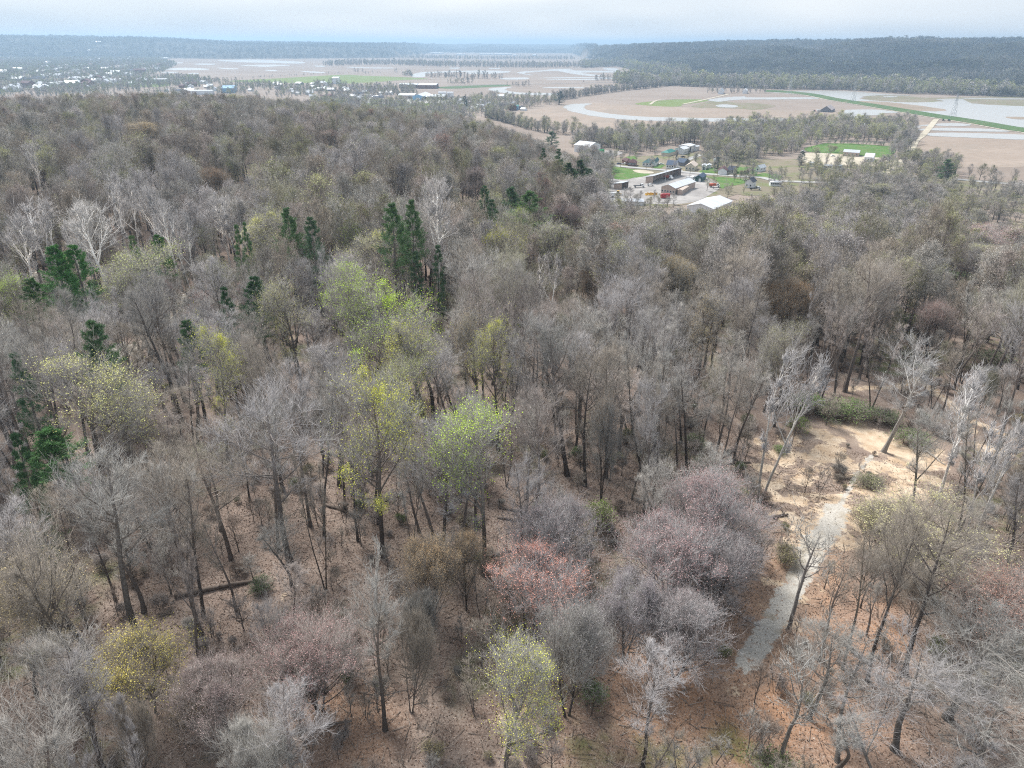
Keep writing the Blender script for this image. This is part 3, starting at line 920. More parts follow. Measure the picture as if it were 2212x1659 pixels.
# kinds of tree: each grown once, in a few individuals, and then copied
NEAR = [
    grow_tree(101, 25, 8.5, 0.51, 1, 13, 8, 7, 6, tw=0.0125, up=0.35, thick=0.85),
    grow_tree(102, 26, 10.5, 0.47, 1, 14, 8, 7, 6, tw=0.0125, up=0.3, a1=(35, 68), thick=0.9),
    grow_tree(103, 23, 7.5, 0.53, 1, 12, 8, 7, 6, tw=0.0125, up=0.5, a1=(28, 55), thick=0.8),
    grow_tree(104, 28, 8.5, 0.57, 1, 11, 8, 7, 6, tw=0.0125, up=0.4, thick=0.85),
    grow_tree(105, 22, 9.5, 0.47, 2, 14, 8, 7, 6, tw=0.0125, up=0.4, thick=0.9),
    grow_tree(106, 25, 12.0, 0.43, 1, 13, 9, 7, 6, tw=0.0125, up=0.2, a1=(40, 78), thick=0.9),
    grow_tree(107, 24, 9.0, 0.43, 1, 15, 8, 7, 6, tw=0.012, up=0.25, a1=(40, 75), thick=0.8),
    grow_tree(108, 25, 7.0, 0.61, 1, 10, 7, 7, 6, tw=0.0125, up=0.45, thick=0.8),
    grow_tree(109, 24, 10.5, 0.49, 1, 10, 8, 7, 5, tw=0.013, up=0.15, a1=(45, 85), lean=0.08, thick=0.85),
]
DOME = [   # low, broad, finely twigged crowns
    grow_tree(201, 12, 14.0, 0.10, 4, 32, 9, 8, 6, tw=0.0135, up=0.45, leaf_n=30000, leaf_s=0.115, spread=0.16, leaf_top=0.55, a1=(25, 70), thick=1.15, patch=0.7),
    grow_tree(202, 11, 12.5, 0.10, 3, 30, 9, 8, 6, tw=0.0135, up=0.5, leaf_n=30000, leaf_s=0.115, spread=0.16, leaf_top=0.55, a1=(22, 68), thick=1.1, patch=0.7),
    grow_tree(203, 14, 13.5, 0.16, 2, 30, 9, 8, 6, tw=0.0135, up=0.45, leaf_n=30000, leaf_s=0.115, spread=0.16, leaf_top=0.55, a1=(28, 72), thick=1.1, patch=0.7),
]
LEAFY = [
    grow_tree(301, 26, 13.5, 0.36, 1, 18, 9, 8, 5, tw=0.016, leaf_n=75000, leaf_s=0.155, patch=0.62, up=0.3),
    grow_tree(302, 24, 12.5, 0.38, 1, 15, 9, 8, 5, tw=0.016, leaf_n=75000, leaf_s=0.155, patch=0.7, a1=(35, 80), up=0.25),
    grow_tree(303, 22, 10.0, 0.30, 1, 17, 9, 8, 5, tw=0.016, leaf_n=60000, leaf_s=0.125, patch=0.62, up=0.35),
    grow_tree(304, 10, 11.0, 0.12, 3, 22, 9, 8, 5, leaf_n=40000, leaf_s=0.12, patch=0.75, up=0.45, tw=0.014),
]
PALE = [
    grow_tree(401, 28, 11, 0.40, 1, 16, 8, 6, 4, tw=0.034, thick=1.25, up=0.5, a1=(28, 62)),
    grow_tree(402, 24, 8, 0.38, 2, 16, 8, 6, 4, tw=0.034, up=0.55, a1=(24, 55)),
]
SNAG = grow_tree(450, 10, 4.2, 0.30, 1, 9, 3, 2, 0, tw=0.05, thick=2.0, up=0.9, a1=(22, 55))
SLIM = grow_tree(460, 15, 6.0, 0.45, 1, 9, 4, 4, 3, tw=0.022, thick=0.9, up=0.7)
PINES = [
    grow_pine(501, 26, 9.0, 0.50, 13, 6, 8, 16, 0.42, (45, 88), 0.55, nw=0.045),
    grow_pine(502, 24, 8.5, 0.44, 13, 6, 8, 16, 0.42, (50, 92), 0.4, nw=0.045),
    grow_pine(503, 20, 7.0, 0.15, 18, 6, 7, 14, 0.38, (60, 105), 0.1, nw=0.04),
]
SAPLING = [grow_tree(600 + i, 6.5 + i, 3.0, 0.22, 1 + i % 2, 9, 5, 5, 3, tw=0.018, up=0.5, thick=0.6, leaf_n=500, leaf_s=0.12) for i in range(3)]
BUSH = [grow_tree(650 + i, 2.6, 3.4, 0.05, 5, 20, 6, 6, 3, tw=0.010, up=0.5, thick=0.5, leaf_n=1700, leaf_s=0.15, patch=0.6) for i in range(3)]
MID = [grow_tree(700 + i, h, w, b, 1, 13, 7, 6, 4, tw=0.024, leaf_n=3200, leaf_s=0.25, patch=0.65, up=u, a1=a) for i, (h, w, b, u, a) in enumerate(
    [(24, 9.5, 0.44, 0.4, (32, 62)), (25, 11, 0.40, 0.3, (36, 72)), (23, 8.5, 0.46, 0.5, (25, 52)), (22, 12, 0.34, 0.3, (34, 74)), (25, 8.5, 0.52, 0.35, (32, 66))])]
FAR = [grow_tree(750 + i, h, w, b, 1, 12, 6, 5, 3, tw=0.036, leaf_n=1300, leaf_s=0.42, patch=0.7, up=0.5) for i, (h, w, b) in enumerate([(23, 11, 0.22), (24, 12.5, 0.18), (21, 10, 0.26)])]
TINY = [grow_tree(780 + i, h, w, b, 1, 9, 4, 4, 0, tw=0.16, leaf_n=120, leaf_s=1.5, patch=0.8, up=0.5, thick=0.8) for i, (h, w, b) in enumerate([(22, 12, 0.10), (23, 13.5, 0.08), (20, 11, 0.12)])]

def tree_meshes(t, name):
    t.me_trunk = new_mesh(name + '_trunk', *t.trunk, [M_TRUNK], smooth_shade=True)
    t.me_crown = new_mesh(name + '_crown', *t.crown, [M_TWIG]) if t.crown else None
    t.me_leaves = new_mesh(name + '_leaves', *t.leaves, [M_LEAF])
for nm, lst in (('bare_tree', NEAR), ('domed_tree', DOME), ('leafing_tree', LEAFY), ('pale_tree', PALE), ('dead_tree', [SNAG]), ('slim_tree', [SLIM]), ('pine_tree', PINES), ('sapling', SAPLING), ('bush', BUSH)):
    for t in lst:
        tree_meshes(t, nm)

def one_mesh(t, name, leaves=True):
    """the whole tree in one mesh, for woods that read as one mass"""
    V, F, mi = [], [], []
    n = 0
    for k, part in enumerate((t.trunk, t.crown, t.leaves if leaves else None)):
        if part is None:
            continue
        V.append(part[0])
        for f in part[1]:
            F.append(f + n); mi.append(k)
        n += len(part[0])
    return new_mesh(name, np.vstack(V), F, [M_TRUNK_S, M_TWIG_S, M_LEAF_S], mi)

def rgb(o, c):
    o.color = (*c, 1.0)

GREY = (0.318, 0.298, 0.272)
DARK = (0.085, 0.072, 0.064)
def place_tree(t, name, p, H, W, label, cat, group=None, bark_c=DARK, twig_c=GREY, leaf_c=None, rotz=None, tilt=None):
    """one tree: an Empty at its foot with trunk, crown and leaves as parts"""
    e = obj(name, None, None, (p[0], p[1], p[2] - 0.1), rng.random() * 6.28 if rotz is None else rotz)
    if tilt:
        e.rotation_euler = (tilt[0], tilt[1], e.rotation_euler[2])
    e.empty_display_size = 0.5
    e.scale = (W / t.W, W / t.W, H / t.H)
    a = obj('trunk', t.me_trunk, e); rgb(a, bark_c)
    if t.me_crown:
        b = obj('crown', t.me_crown, e); rgb(b, twig_c)
    if leaf_c is not None:
        l = obj('leaves' if t.me_crown else 'crown', t.me_leaves, e); rgb(l, leaf_c)
    tag(e, label, cat, group)
    return e

# instanced masses (woods, brush): one object each
def scatter(name, protos, pts, idx, rot, scl, tint, leaf, label=None, cat=None):
    me = bpy.data.meshes.new(name)
    me.vertices.add(len(pts))
    me.vertices.foreach_set('co', np.asarray(pts, np.float32).ravel())
    def attr(n, typ, key, data):
        a = me.attributes.new(n, typ, 'POINT')
        a.data.foreach_set(key, np.ascontiguousarray(data).ravel())
    attr('pick', 'INT', 'value', np.asarray(idx, np.int32))
    attr('turn', 'FLOAT_VECTOR', 'vector', np.column_stack([np.zeros((len(pts), 2)), rot]).astype(np.float32))
    attr('size', 'FLOAT_VECTOR', 'vector', np.asarray(scl, np.float32))
    one = np.ones((len(pts), 1))
    attr('tint', 'FLOAT_COLOR', 'color', np.hstack([tint, one]).astype(np.float32))
    attr('leaf', 'FLOAT_COLOR', 'color', np.hstack([leaf, one]).astype(np.float32))
    o = obj(name, me)
    col = bpy.data.collections.new(name + '_kinds')
    for i, m in enumerate(protos):
        q = bpy.data.objects.new('%s_%02d' % (name, i), m)
        col.objects.link(q)
    nt = bpy.data.node_groups.new(name, 'GeometryNodeTree')
    nt.interface.new_socket('Geometry', in_out='INPUT', socket_type='NodeSocketGeometry')
    nt.interface.new_socket('Geometry', in_out='OUTPUT', socket_type='NodeSocketGeometry')
    gi, go = nt.nodes.new('NodeGroupInput'), nt.nodes.new('NodeGroupOutput')
    ci = nt.nodes.new('GeometryNodeCollectionInfo')
    ci.inputs['Collection'].default_value = col
    ci.inputs['Separate Children'].default_value = True
    ci.inputs['Reset Children'].default_value = True
    ip = nt.nodes.new('GeometryNodeInstanceOnPoints')
    ip.inputs['Pick Instance'].default_value = True
    mp = nt.nodes.new('GeometryNodeMeshToPoints')
    def named(n, typ):
        q = nt.nodes.new('GeometryNodeInputNamedAttribute')
        q.data_type = typ
        q.inputs['Name'].default_value = n
        return q.outputs['Attribute']
    nt.links.new(gi.outputs[0], mp.inputs['Mesh'])
    nt.links.new(mp.outputs[0], ip.inputs['Points'])
    nt.links.new(ci.outputs[0], ip.inputs['Instance'])
    nt.links.new(named('pick', 'INT'), ip.inputs['Instance Index'])
    er = nt.nodes.new('FunctionNodeEulerToRotation')
    nt.links.new(named('turn', 'FLOAT_VECTOR'), er.inputs[0])
    nt.links.new(er.outputs[0], ip.inputs['Rotation'])
    nt.links.new(named('size', 'FLOAT_VECTOR'), ip.inputs['Scale'])
    nt.links.new(ip.outputs[0], go.inputs[0])
    md = o.modifiers.new('scatter', 'NODES')
    md.node_group = nt
    struct(o, 'stuff')
    if label:
        o['label'] = label
    if cat:
        o['category'] = cat
    return o
# ------------------------------------------------------------------ the wood on the hill: trees one can tell apart
YG, LIME, PALEY, OLIVE = (0.76, 0.76, 0.13), (0.62, 0.82, 0.09), (0.70, 0.68, 0.26), (0.50, 0.53, 0.20)
TAN, RUST, ROSE, GOLD = (0.74, 0.54, 0.32), (0.70, 0.37, 0.29), (0.44, 0.29, 0.275), (0.62, 0.49, 0.27)
PINE, PINE2 = (0.14, 0.23, 0.095), (0.115, 0.185, 0.095)
LILAC, WARM, COOL, PINKISH = (0.355, 0.336, 0.33), (0.298, 0.262, 0.22), (0.338, 0.325, 0.30), (0.34, 0.298, 0.272)
WHITE = (0.58, 0.555, 0.52)
BARK2 = (0.13, 0.115, 0.10)
HEROES = []      # (point, H, W) of each placed tree, for spacing the rest

def hero(kind, i, u, v, H, wpx, label, cat, leaf=None, twig=GREY, bk=DARK, group=None, tilt=None, near=25):
    lst, name = {'leafy': (LEAFY, 'leafing_tree'), 'dome': (DOME, 'domed_tree'), 'pale': (PALE, 'pale_tree'), 'pine': (PINES, 'pine_tree'), 'bare': (NEAR, 'bare_tree'),
                 'snag': ([SNAG], 'dead_tree'), 'slim': ([SLIM], 'slim_tree'), 'bush': (BUSH, 'bush')}[kind]
    t = lst[i % len(lst)]
    p = at(u, v, H, near)
    if p is None:
        return
    d = math.sqrt(p[0] ** 2 + p[1] ** 2 + (p[2] + H - CAM_Z) ** 2)
    W = wpx * FS * d / FPX
    HEROES.append((p, H, W, label))
    if kind == 'pine':
        leaf = leaf or PINE
        W *= 1.0
    return place_tree(t, name, p, H, W, label, cat, group, bk, twig, leaf, tilt=tilt)

LT, DT, PT, PN, BT = 'leafing tree', 'budding tree', 'pale tree', 'pine', 'bare tree'
hero('leafy', 0, 790, 782, 27, 215, 'largest yellow-green leafing tree, wide crown in the middle of the wood', LT, YG, COOL)
hero('leafy', 1, 1040, 866, 24, 190, 'bright lime leafing tree with spreading crown, right of the largest yellow-green one', LT, LIME, COOL, BARK2)
hero('leafy', 2, 1092, 1402, 17, 185, 'cone-shaped yellow-green leafing tree at the bottom edge, middle', LT, YG, COOL, BARK2)
hero('leafy', 3, 282, 1388, 9.5, 205, 'low round yellow flowering tree near the bottom left', 'flowering tree', (0.74, 0.63, 0.17), WARM)
hero('leafy', 3, 410, 1480, 6.5, 120, 'small pale yellow budding shrub-tree right of the low yellow tree', 'flowering tree', (0.46, 0.36, 0.2), PINKISH)
hero('leafy', 1, 742, 568, 25, 120, 'lime leafing tree, left one of three behind the middle wood', LT, LIME)
hero('leafy', 0, 838, 598, 26, 190, 'large lime leafing tree in the middle of the group of three', LT, LIME)
hero('leafy', 2, 905, 668, 24, 140, 'yellow-lime leafing tree in front of the large lime one', LT, YG)
hero('leafy', 2, 1030, 665, 22, 85, 'narrow pale yellow leafing tree right of the lime group', LT, GOLD)
hero('leafy', 0, 1075, 692, 22, 115, 'sparse lime-yellow tree beside the narrow pale yellow one', LT, YG)
hero('leafy', 1, 1085, 490, 23, 105, 'bright mustard-yellow leafing tree below the dark spruce', LT, (0.45, 0.44, 0.05))
hero('leafy', 0, 1115, 448, 22, 95, 'light lime leafing tree in front of the broad dark pine', LT, (0.42, 0.50, 0.10))
hero('leafy', 2, 1185, 478, 21, 105, 'pale green hazy leafing tree right of the mustard tree', LT, OLIVE)
hero('leafy', 0, 432, 700, 24, 120, 'sparsely yellow leafing tree left of the dark trunks', LT, YG)
hero('leafy', 1, 150, 772, 24, 190, 'pale yellow sparse leafing tree near the left edge', LT, PALEY)
hero('leafy', 0, 592, 458, 23, 130, 'pale yellow-green leafing tree beneath two tall pines', LT, PALEY)
hero('leafy', 1, 325, 525, 23, 155, 'pale green round leafing tree beside the thin pine', LT, OLIVE)
hero('leafy', 0, 800, 500, 23, 150, 'pale yellow leafing tree in front of the big pine pair', LT, PALEY)
hero('leafy', 2, 760, 478, 21, 60, 'small bright lime tree left of the big pine pair', LT, LIME)
hero('leafy', 1, 880, 765, 21, 120, 'thinly leafed greenish tree behind the largest yellow-green one', LT, OLIVE)
hero('leafy', 2, 620, 600, 22, 110, 'thinly leafed pale tree left of the lime group', LT, PALEY)
hero('leafy', 2, 508, 330, 20, 42, 'small lime tree high in the far left wood', LT, (0.36, 0.40, 0.12))
hero('leafy', 1, 20, 588, 20, 70, 'lime leafing tree at the left edge below the green pines', LT, LIME)
hero('leafy', 0, 1905, 398, 20, 95, 'olive leafing tree, lower of two near the right houses', LT, (0.33, 0.33, 0.12))
hero('leafy', 0, 1500, 500, 20, 100, 'hazy olive tree below the long white barn', LT, (0.30, 0.29, 0.16))
hero('leafy', 1, 1715, 690, 20, 90, 'pale olive tree right of the middle wood', LT, (0.38, 0.36, 0.2))
hero('leafy', 2, 1535, 615, 20, 80, 'small straw-coloured tree in the right wood', LT, GOLD)
hero('leafy', 0, 2060, 1075, 13, 260, 'broad pale yellow-green flowering tree at the lower right', LT, (0.46, 0.43, 0.22), WARM)
hero('leafy', 3, 1912, 1092, 8, 110, 'small yellowish tree by the head of the gravel track', LT, (0.42, 0.40, 0.17), WARM)
hero('leafy', 2, 110, 1180, 16, 190, 'thin yellowish sapling crown at the left edge, lower half', LT, (0.44, 0.36, 0.20), WARM)

hero('dome', 1, 1150, 1205, 12, 245, 'domed tree with coral-red buds, bottom middle', DT, RUST, LILAC)
hero('dome', 0, 925, 1158, 12, 140, 'domed tree with tan buds below the dark trunks', DT, TAN, WARM)
hero('dome', 2, 1003, 1150, 11, 95, 'smaller tan-budded tree right of the larger tan one', DT, TAN, WARM)
hero('dome', 0, 1200, 1090, 13, 225, 'domed lilac-grey tree above the coral-red budded one', DT, (0.37, 0.30, 0.29), LILAC, BARK2)
hero('dome', 2, 1558, 1032, 14, 230, 'domed rose-grey tree left of the sandy clearing', DT, ROSE, LILAC)
hero('dome', 0, 1470, 1128, 13, 250, 'wide dark rose-grey dome left of the gravel track', DT, ROSE, LILAC)
hero('dome', 1, 1565, 1165, 11, 190, 'grey domed tree against the upper end of the gravel track', DT, (0.33, 0.28, 0.27), LILAC)
hero('dome', 1, 1365, 1248, 11, 165, 'pale lilac domed tree left of the dark rose-grey dome', DT, (0.38, 0.33, 0.34), LILAC, BARK2)
hero('dome', 2, 1238, 1310, 14, 190, 'tall grey dome right of the cone-shaped leafing tree', DT, (0.33, 0.30, 0.29), COOL)
hero('dome', 0, 662, 1352, 11, 235, 'pink-tipped grey dome near the bottom, left of middle', DT, (0.42, 0.27, 0.25), PINKISH)
hero('dome', 1, 470, 1440, 9, 190, 'grey-pink dome between yellow tree and pink-tipped dome', DT, (0.38, 0.29, 0.27), PINKISH)
hero('dome', 2, 1480, 1300, 10, 210, 'fan-twigged grey dome beside the lower gravel track', DT, (0.35, 0.29, 0.28), LILAC)
hero('dome', 0, 1708, 600, 17, 120, 'tan-orange budded tree in the right-hand wood', DT, (0.42, 0.28, 0.16), WARM)
hero('dome', 1, 1462, 555, 17, 95, 'cream budded tree right of the middle wood', DT, GOLD, COOL)
hero('dome', 2, 302, 262, 18, 95, 'golden tan tree high in the far left wood', DT, GOLD, WARM)
hero('dome', 0, 452, 360, 17, 72, 'orange-tan tree in the far left wood', DT, (0.42, 0.26, 0.15), WARM)
hero('dome', 1, 1268, 580, 14, 45, 'small tan tree right of the dark spindly pines', DT, (0.38, 0.26, 0.17), WARM)
hero('dome', 2, 705, 280, 16, 75, 'dusky pink tree in the far middle wood', DT, (0.34, 0.22, 0.2), WARM)
hero('dome', 1, 2150, 490, 18, 150, 'large pink budded tree at the right edge', DT, (0.40, 0.26, 0.235), PINKISH)
hero('dome', 0, 2035, 650, 13, 80, 'dusty pink tree on the right by the hidden lane', DT, (0.38, 0.25, 0.22), PINKISH)
hero('dome', 2, 2190, 1240, 10, 190, 'salmon budded tree at the right edge, lower part', DT, (0.48, 0.28, 0.22), PINKISH)
hero('dome', 1, 1225, 440, 17, 80, 'dull pink tree left of the works yard', DT, (0.36, 0.25, 0.23), PINKISH)
hero('dome', 2, 1020, 360, 17, 80, 'pinkish grey tree behind the tall white sycamore', DT, (0.33, 0.25, 0.235), PINKISH)
hero('dome', 0, 1315, 852, 17, 75, 'narrow pale grey tree with tan tip, middle right', DT, (0.40, 0.32, 0.25), COOL)

hero('pale', 0, 935, 372, 34, 95, 'tall white-limbed sycamore beside the big pine pair', PT, None, (0.45, 0.42, 0.40), WHITE)
hero('pale', 0, 187, 428, 27, 95, 'brightest white sycamore in the far left wood', PT, None, (0.50, 0.475, 0.45), WHITE)
for k, (u, v, h, w) in enumerate([(62, 305, 24, 50), (75, 425, 25, 80), (232, 365, 25, 45), (262, 385, 25, 50), (305, 392, 25, 55), (322, 402, 24, 40), (352, 425, 24, 60), (385, 452, 24, 40), (470, 415, 23, 60), (500, 420, 23, 50), (20, 455, 24, 60), (150, 470, 22, 40)]):
    hero('pale', k, u, v, h, w, ('white-trunked sycamore, number %s from the left in the far left row' % ['one', 'two', 'three', 'four', 'five', 'six', 'seven', 'eight', 'nine', 'ten', 'eleven', 'twelve'][[62, 75, 232, 262, 305, 322, 352, 385, 470, 500, 20, 150].index(u)]) if False else
         'slender white-trunked sycamore %s' % ['high at the left edge above the green pines', 'left of the brightest sycamore', 'first right of the brightest sycamore', 'second right of the brightest sycamore', 'third right of the brightest sycamore', 'fourth right of the brightest sycamore',
                                               'fifth right of the brightest sycamore', 'above the pale green round tree', 'above the thin twin pines, left one', 'above the thin twin pines, right one', 'at the very left edge of the far row', 'just below the brightest sycamore'][k],
         PT, None, (0.42, 0.395, 0.38), WHITE, group='white sycamores in the far left wood')
hero('snag', 0, 797, 1160, 10, 62, 'bare white dead tree standing above the bottom middle', 'dead tree', None, (0.66, 0.63, 0.58), (0.66, 0.63, 0.58))
hero('pale', 1, 1700, 752, 24, 105, 'pale leaning tree left of the sandy clearing', PT, None, (0.44, 0.42, 0.41), (0.33, 0.31, 0.28), tilt=(0, R(9)))
hero('bare', 1, 1975, 722, 21, 130, 'pale-branched tree behind the sandy clearing', PT, None, (0.42, 0.41, 0.40), (0.26, 0.245, 0.225))
hero('pale', 1, 2118, 790, 22, 85, 'white-stemmed tree beside the lane at the right', PT, None, (0.44, 0.42, 0.41), WHITE)
hero('pale', 1, 2190, 900, 21, 90, 'pale-stemmed tree at the right edge below the lane', PT, None, (0.42, 0.40, 0.39), (0.36, 0.34, 0.31))
hero('pale', 1, 1190, 545, 20, 55, 'thin pale tree right of the mustard tree', PT, None, (0.40, 0.37, 0.35), WHITE)
hero('pale', 0, 1465, 470, 20, 60, 'pale-limbed tree below the works yard', PT, None, (0.36, 0.34, 0.33), (0.40, 0.37, 0.35))
hero('slim', 0, 1762, 1105, 16, 120, 'slender lone tree against the gravel track', 'slim tree', None, COOL, (0.20, 0.18, 0.165))
hero('slim', 0, 1752, 1385, 15, 130, 'slender vine-hung tree right of the track at the bottom edge', 'slim tree', None, COOL, (0.17, 0.15, 0.13))
hero('slim', 0, 1832, 1180, 15, 80, 'thin brown tree right of the gravel track', 'slim tree', None, WARM, (0.16, 0.13, 0.11))
hero('bare', 5, 2075, 1095, 21, 215, 'large dark forked tree at the lower right, leaning right', BT, None, WARM, (0.07, 0.06, 0.054), tilt=(0, R(5)))
hero('bare', 2, 1985, 1105, 21, 120, 'tall dark tree left of the large forked one', BT, None, WARM, (0.075, 0.064, 0.056), tilt=(0, R(5)))
hero('bare', 3, 1905, 1140, 18, 90, 'dark slim tree between track and the large forked tree', BT, None, WARM, (0.112, 0.093, 0.073))
hero('bare', 0, 2045, 880, 20, 110, 'dark bare tree at the right side of the sandy clearing', BT, None, COOL, (0.105, 0.090, 0.073))
hero('bare', 4, 2170, 850, 21, 130, 'dark bare tree at the right edge beside the white-stemmed one', BT, None, COOL, (0.112, 0.096, 0.078))
hero('bare', 1, 185, 960, 26, 230, 'large leaning grey tree left of middle, lower half', BT, None, COOL, (0.10, 0.088, 0.078), tilt=(0, R(-3)))
hero('bare', 5, 565, 830, 25, 270, 'broad fine-twigged grey crown left of the largest leafing tree', BT, None, LILAC, (0.12, 0.105, 0.095))
hero('bare', 4, 660, 960, 20, 90, 'twin black trunks left of the white dead tree', BT, None, WARM, (0.090, 0.075, 0.061))
hero('bare', 3, 800, 1260, 18, 150, 'dark leaning trunk with pale broken limbs below the dead tree', BT, None, COOL, (0.085, 0.072, 0.062), tilt=(0, R(-6)))
hero('bare', 2, 60, 1120, 22, 150, 'forked dark tree at the left edge near the bottom', BT, None, WARM, (0.08, 0.07, 0.06))
for k, (u, v, h, w, tw) in enumerate([(1870, 1445, 12, 260, COOL), (2010, 1395, 13, 260, LILAC), (2130, 1330, 13, 260, COOL), (1990, 1560, 10, 260, LILAC), (2170, 1500, 11, 260, COOL), (1800, 1350, 12, 150, COOL)]):
    hero('bare', 4 + k % 3, u, v, h, w, 'pale grey thicket tree at the lower right, %s' % ['beside the slender vine-hung tree', 'in front of the large forked tree', 'under the salmon budded tree', 'lowest in the frame', 'in the bottom right corner', 'next to the gravel track'][k],
         BT, None, tuple(0.86 * q for q in tw), (0.12, 0.108, 0.096), group='pale thicket at the lower right')

for k, (i, u, v, h, w, lab, c) in enumerate([
    (0, 845, 440, 29, 72, 'broad dark pine, left of the tall pair by the sycamore', PINE), (0, 887, 433, 29, 52, 'tall dark pine touching the white sycamore', PINE),
    (0, 615, 450, 26, 55, 'tall pine with bare lower trunk, left of two above the wood', PINE), (1, 671, 468, 26, 52, 'tall blue-green pine, right of two above the wood', PINE2),
    (2, 505, 486, 24, 32, 'thin pine, left of the narrow twin pines', PINE), (2, 531, 480, 24, 26, 'thinnest pine, right of the narrow twin pines', PINE),
    (1, 107, 530, 24, 75, 'green pine at left, left of the bushy pair', (0.090, 0.217, 0.058)), (1, 152, 532, 24, 66, 'green pine at left, right of the bushy pair', (0.090, 0.217, 0.058)),
    (2, 288, 508, 23, 38, 'thin green pine left of the pale green round tree', PINE), (1, 342, 506, 20, 46, 'green pine top above the pale green round tree', (0.090, 0.203, 0.052)),
    (2, 1065, 430, 23, 46, 'dark spruce behind the mustard tree', PINE2), (0, 1142, 415, 23, 80, 'broad dark pine behind the light lime tree', PINE), (1, 1045, 402, 22, 36, 'dark pine top behind the dark spruce', PINE2), (1, 1100, 404, 22, 60, 'flat-topped dark pine left of the broad one', PINE2),
    (2, 893, 542, 20, 46, 'lower dark pine at the foot of the white sycamore, left', PINE2), (2, 940, 530, 21, 42, 'lower dark spruce at the foot of the white sycamore, right', PINE2),
    (1, 1190, 284, 24, 30, 'tall pine at the edge of the wood by the white barn', PINE2), (2, 1208, 322, 24, 32, 'dark pointed pine at the edge of the wood', PINE2), (2, 1170, 320, 22, 28, 'dark pine left of the pointed one at the edge', PINE2),
    (1, 205, 690, 22, 80, 'pale green pine half hidden near the left edge', (0.112, 0.189, 0.085)), (2, 40, 762, 22, 60, 'dark green pine at the left edge', (0.075, 0.167, 0.072)), (1, 88, 925, 14, 110, 'young green pine low at the left edge', (0.112, 0.225, 0.078)),
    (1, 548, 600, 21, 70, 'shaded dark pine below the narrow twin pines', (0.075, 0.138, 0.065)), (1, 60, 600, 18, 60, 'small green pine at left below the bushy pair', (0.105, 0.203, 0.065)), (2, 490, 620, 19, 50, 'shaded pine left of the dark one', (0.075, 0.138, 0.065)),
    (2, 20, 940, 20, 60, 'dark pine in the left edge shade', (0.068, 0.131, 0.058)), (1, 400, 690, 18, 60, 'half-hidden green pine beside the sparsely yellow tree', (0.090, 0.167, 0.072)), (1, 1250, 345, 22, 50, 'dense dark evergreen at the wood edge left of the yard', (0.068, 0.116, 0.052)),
    (1, 1275, 365, 20, 46, 'dense dark evergreen nearest the works yard', (0.068, 0.116, 0.052)), (0, 1228, 352, 22, 46, 'dark evergreen among bare trees at the wood edge', (0.068, 0.116, 0.052)), (2, 2052, 345, 17, 32, 'round dark green tree by the right field', (0.090, 0.160, 0.065))]):
    hero('pine', i, u, v, h, w, lab, PN, c)
BUSHES = [(1728, 902, 2.6, 46, (0.17, 0.26, 0.05), 'round bright green bush left of the sand'), (1500, 942, 2.2, 50, (0.13, 0.20, 0.06), 'green bush left of the clearing'), (1686, 965, 1.2, 30, (0.16, 0.27, 0.05), 'tiny green bush at the edge of the sand'),
          (1300, 1090, 4.5, 80, (0.19, 0.25, 0.07), 'light green shrub right of the lilac-grey dome'), (1246, 968, 2.4, 34, (0.13, 0.22, 0.07), 'small green shrub in the middle wood'), (1968, 932, 2.4, 70, (0.16, 0.22, 0.08), 'spreading green bush right of the sand'),
          (1745, 856, 3.0, 80, (0.15, 0.24, 0.06), 'bright end of the green brush behind the clearing'), (1800, 872, 2.6, 70, (0.14, 0.19, 0.08), 'second bush in the brush behind the clearing'), (1845, 868, 3.0, 80, (0.16, 0.23, 0.08), 'middle bush in the brush behind the clearing'),
          (1905, 885, 2.6, 70, (0.15, 0.19, 0.09), 'fourth bush in the brush behind the clearing'), (1885, 1030, 1.6, 60, (0.15, 0.16, 0.08), 'dull mound of brush in the sand'), (1970, 680, 4.0, 50, (0.15, 0.26, 0.03), 'vivid green shrub in the right wood, lower one'), (1925, 510, 4.0, 48, (0.17, 0.26, 0.05), 'vivid green shrub in the right wood, upper one'),
          (1760, 480, 4.0, 55, (0.14, 0.21, 0.05), 'dark green shrub by the bare trees on the right'), (1895, 1105, 2.2, 60, (0.14, 0.21, 0.06), 'green bush under the yellowish tree by the track'), (1565, 1400, 1.3, 34, (0.20, 0.23, 0.06), 'low green bush left of the lower track'), (1280, 1480, 3.0, 60, (0.12, 0.19, 0.06), 'green shrub right of the cone-shaped tree'),
          (1105, 1380, 3.0, 50, (0.10, 0.15, 0.04), 'dark green bush behind the cone-shaped tree'), (560, 1250, 1.5, 50, (0.07, 0.13, 0.05), 'fallen evergreen bough tip on the forest floor'), (2080, 590, 4.0, 60, (0.12, 0.18, 0.06), 'green shrub near the right edge'), (1670, 1635, 2.0, 90, (0.12, 0.15, 0.06), 'dull green bush at the bottom edge'), (1700, 1180, 2.2, 60, (0.22, 0.20, 0.10), 'olive brush left of the upper track'),
          (1745, 1500, 1.0, 30, (0.18, 0.20, 0.07), 'low tuft right of the lower track'), (2150, 760, 3.5, 70, (0.12, 0.16, 0.08), 'dull green shrub above the lane at the right')]
for k, (u, v, h, w, c, lab) in enumerate(BUSHES):
    hero('bush', k, u, v, h, w, lab, 'bush', c, WARM, BARK2)

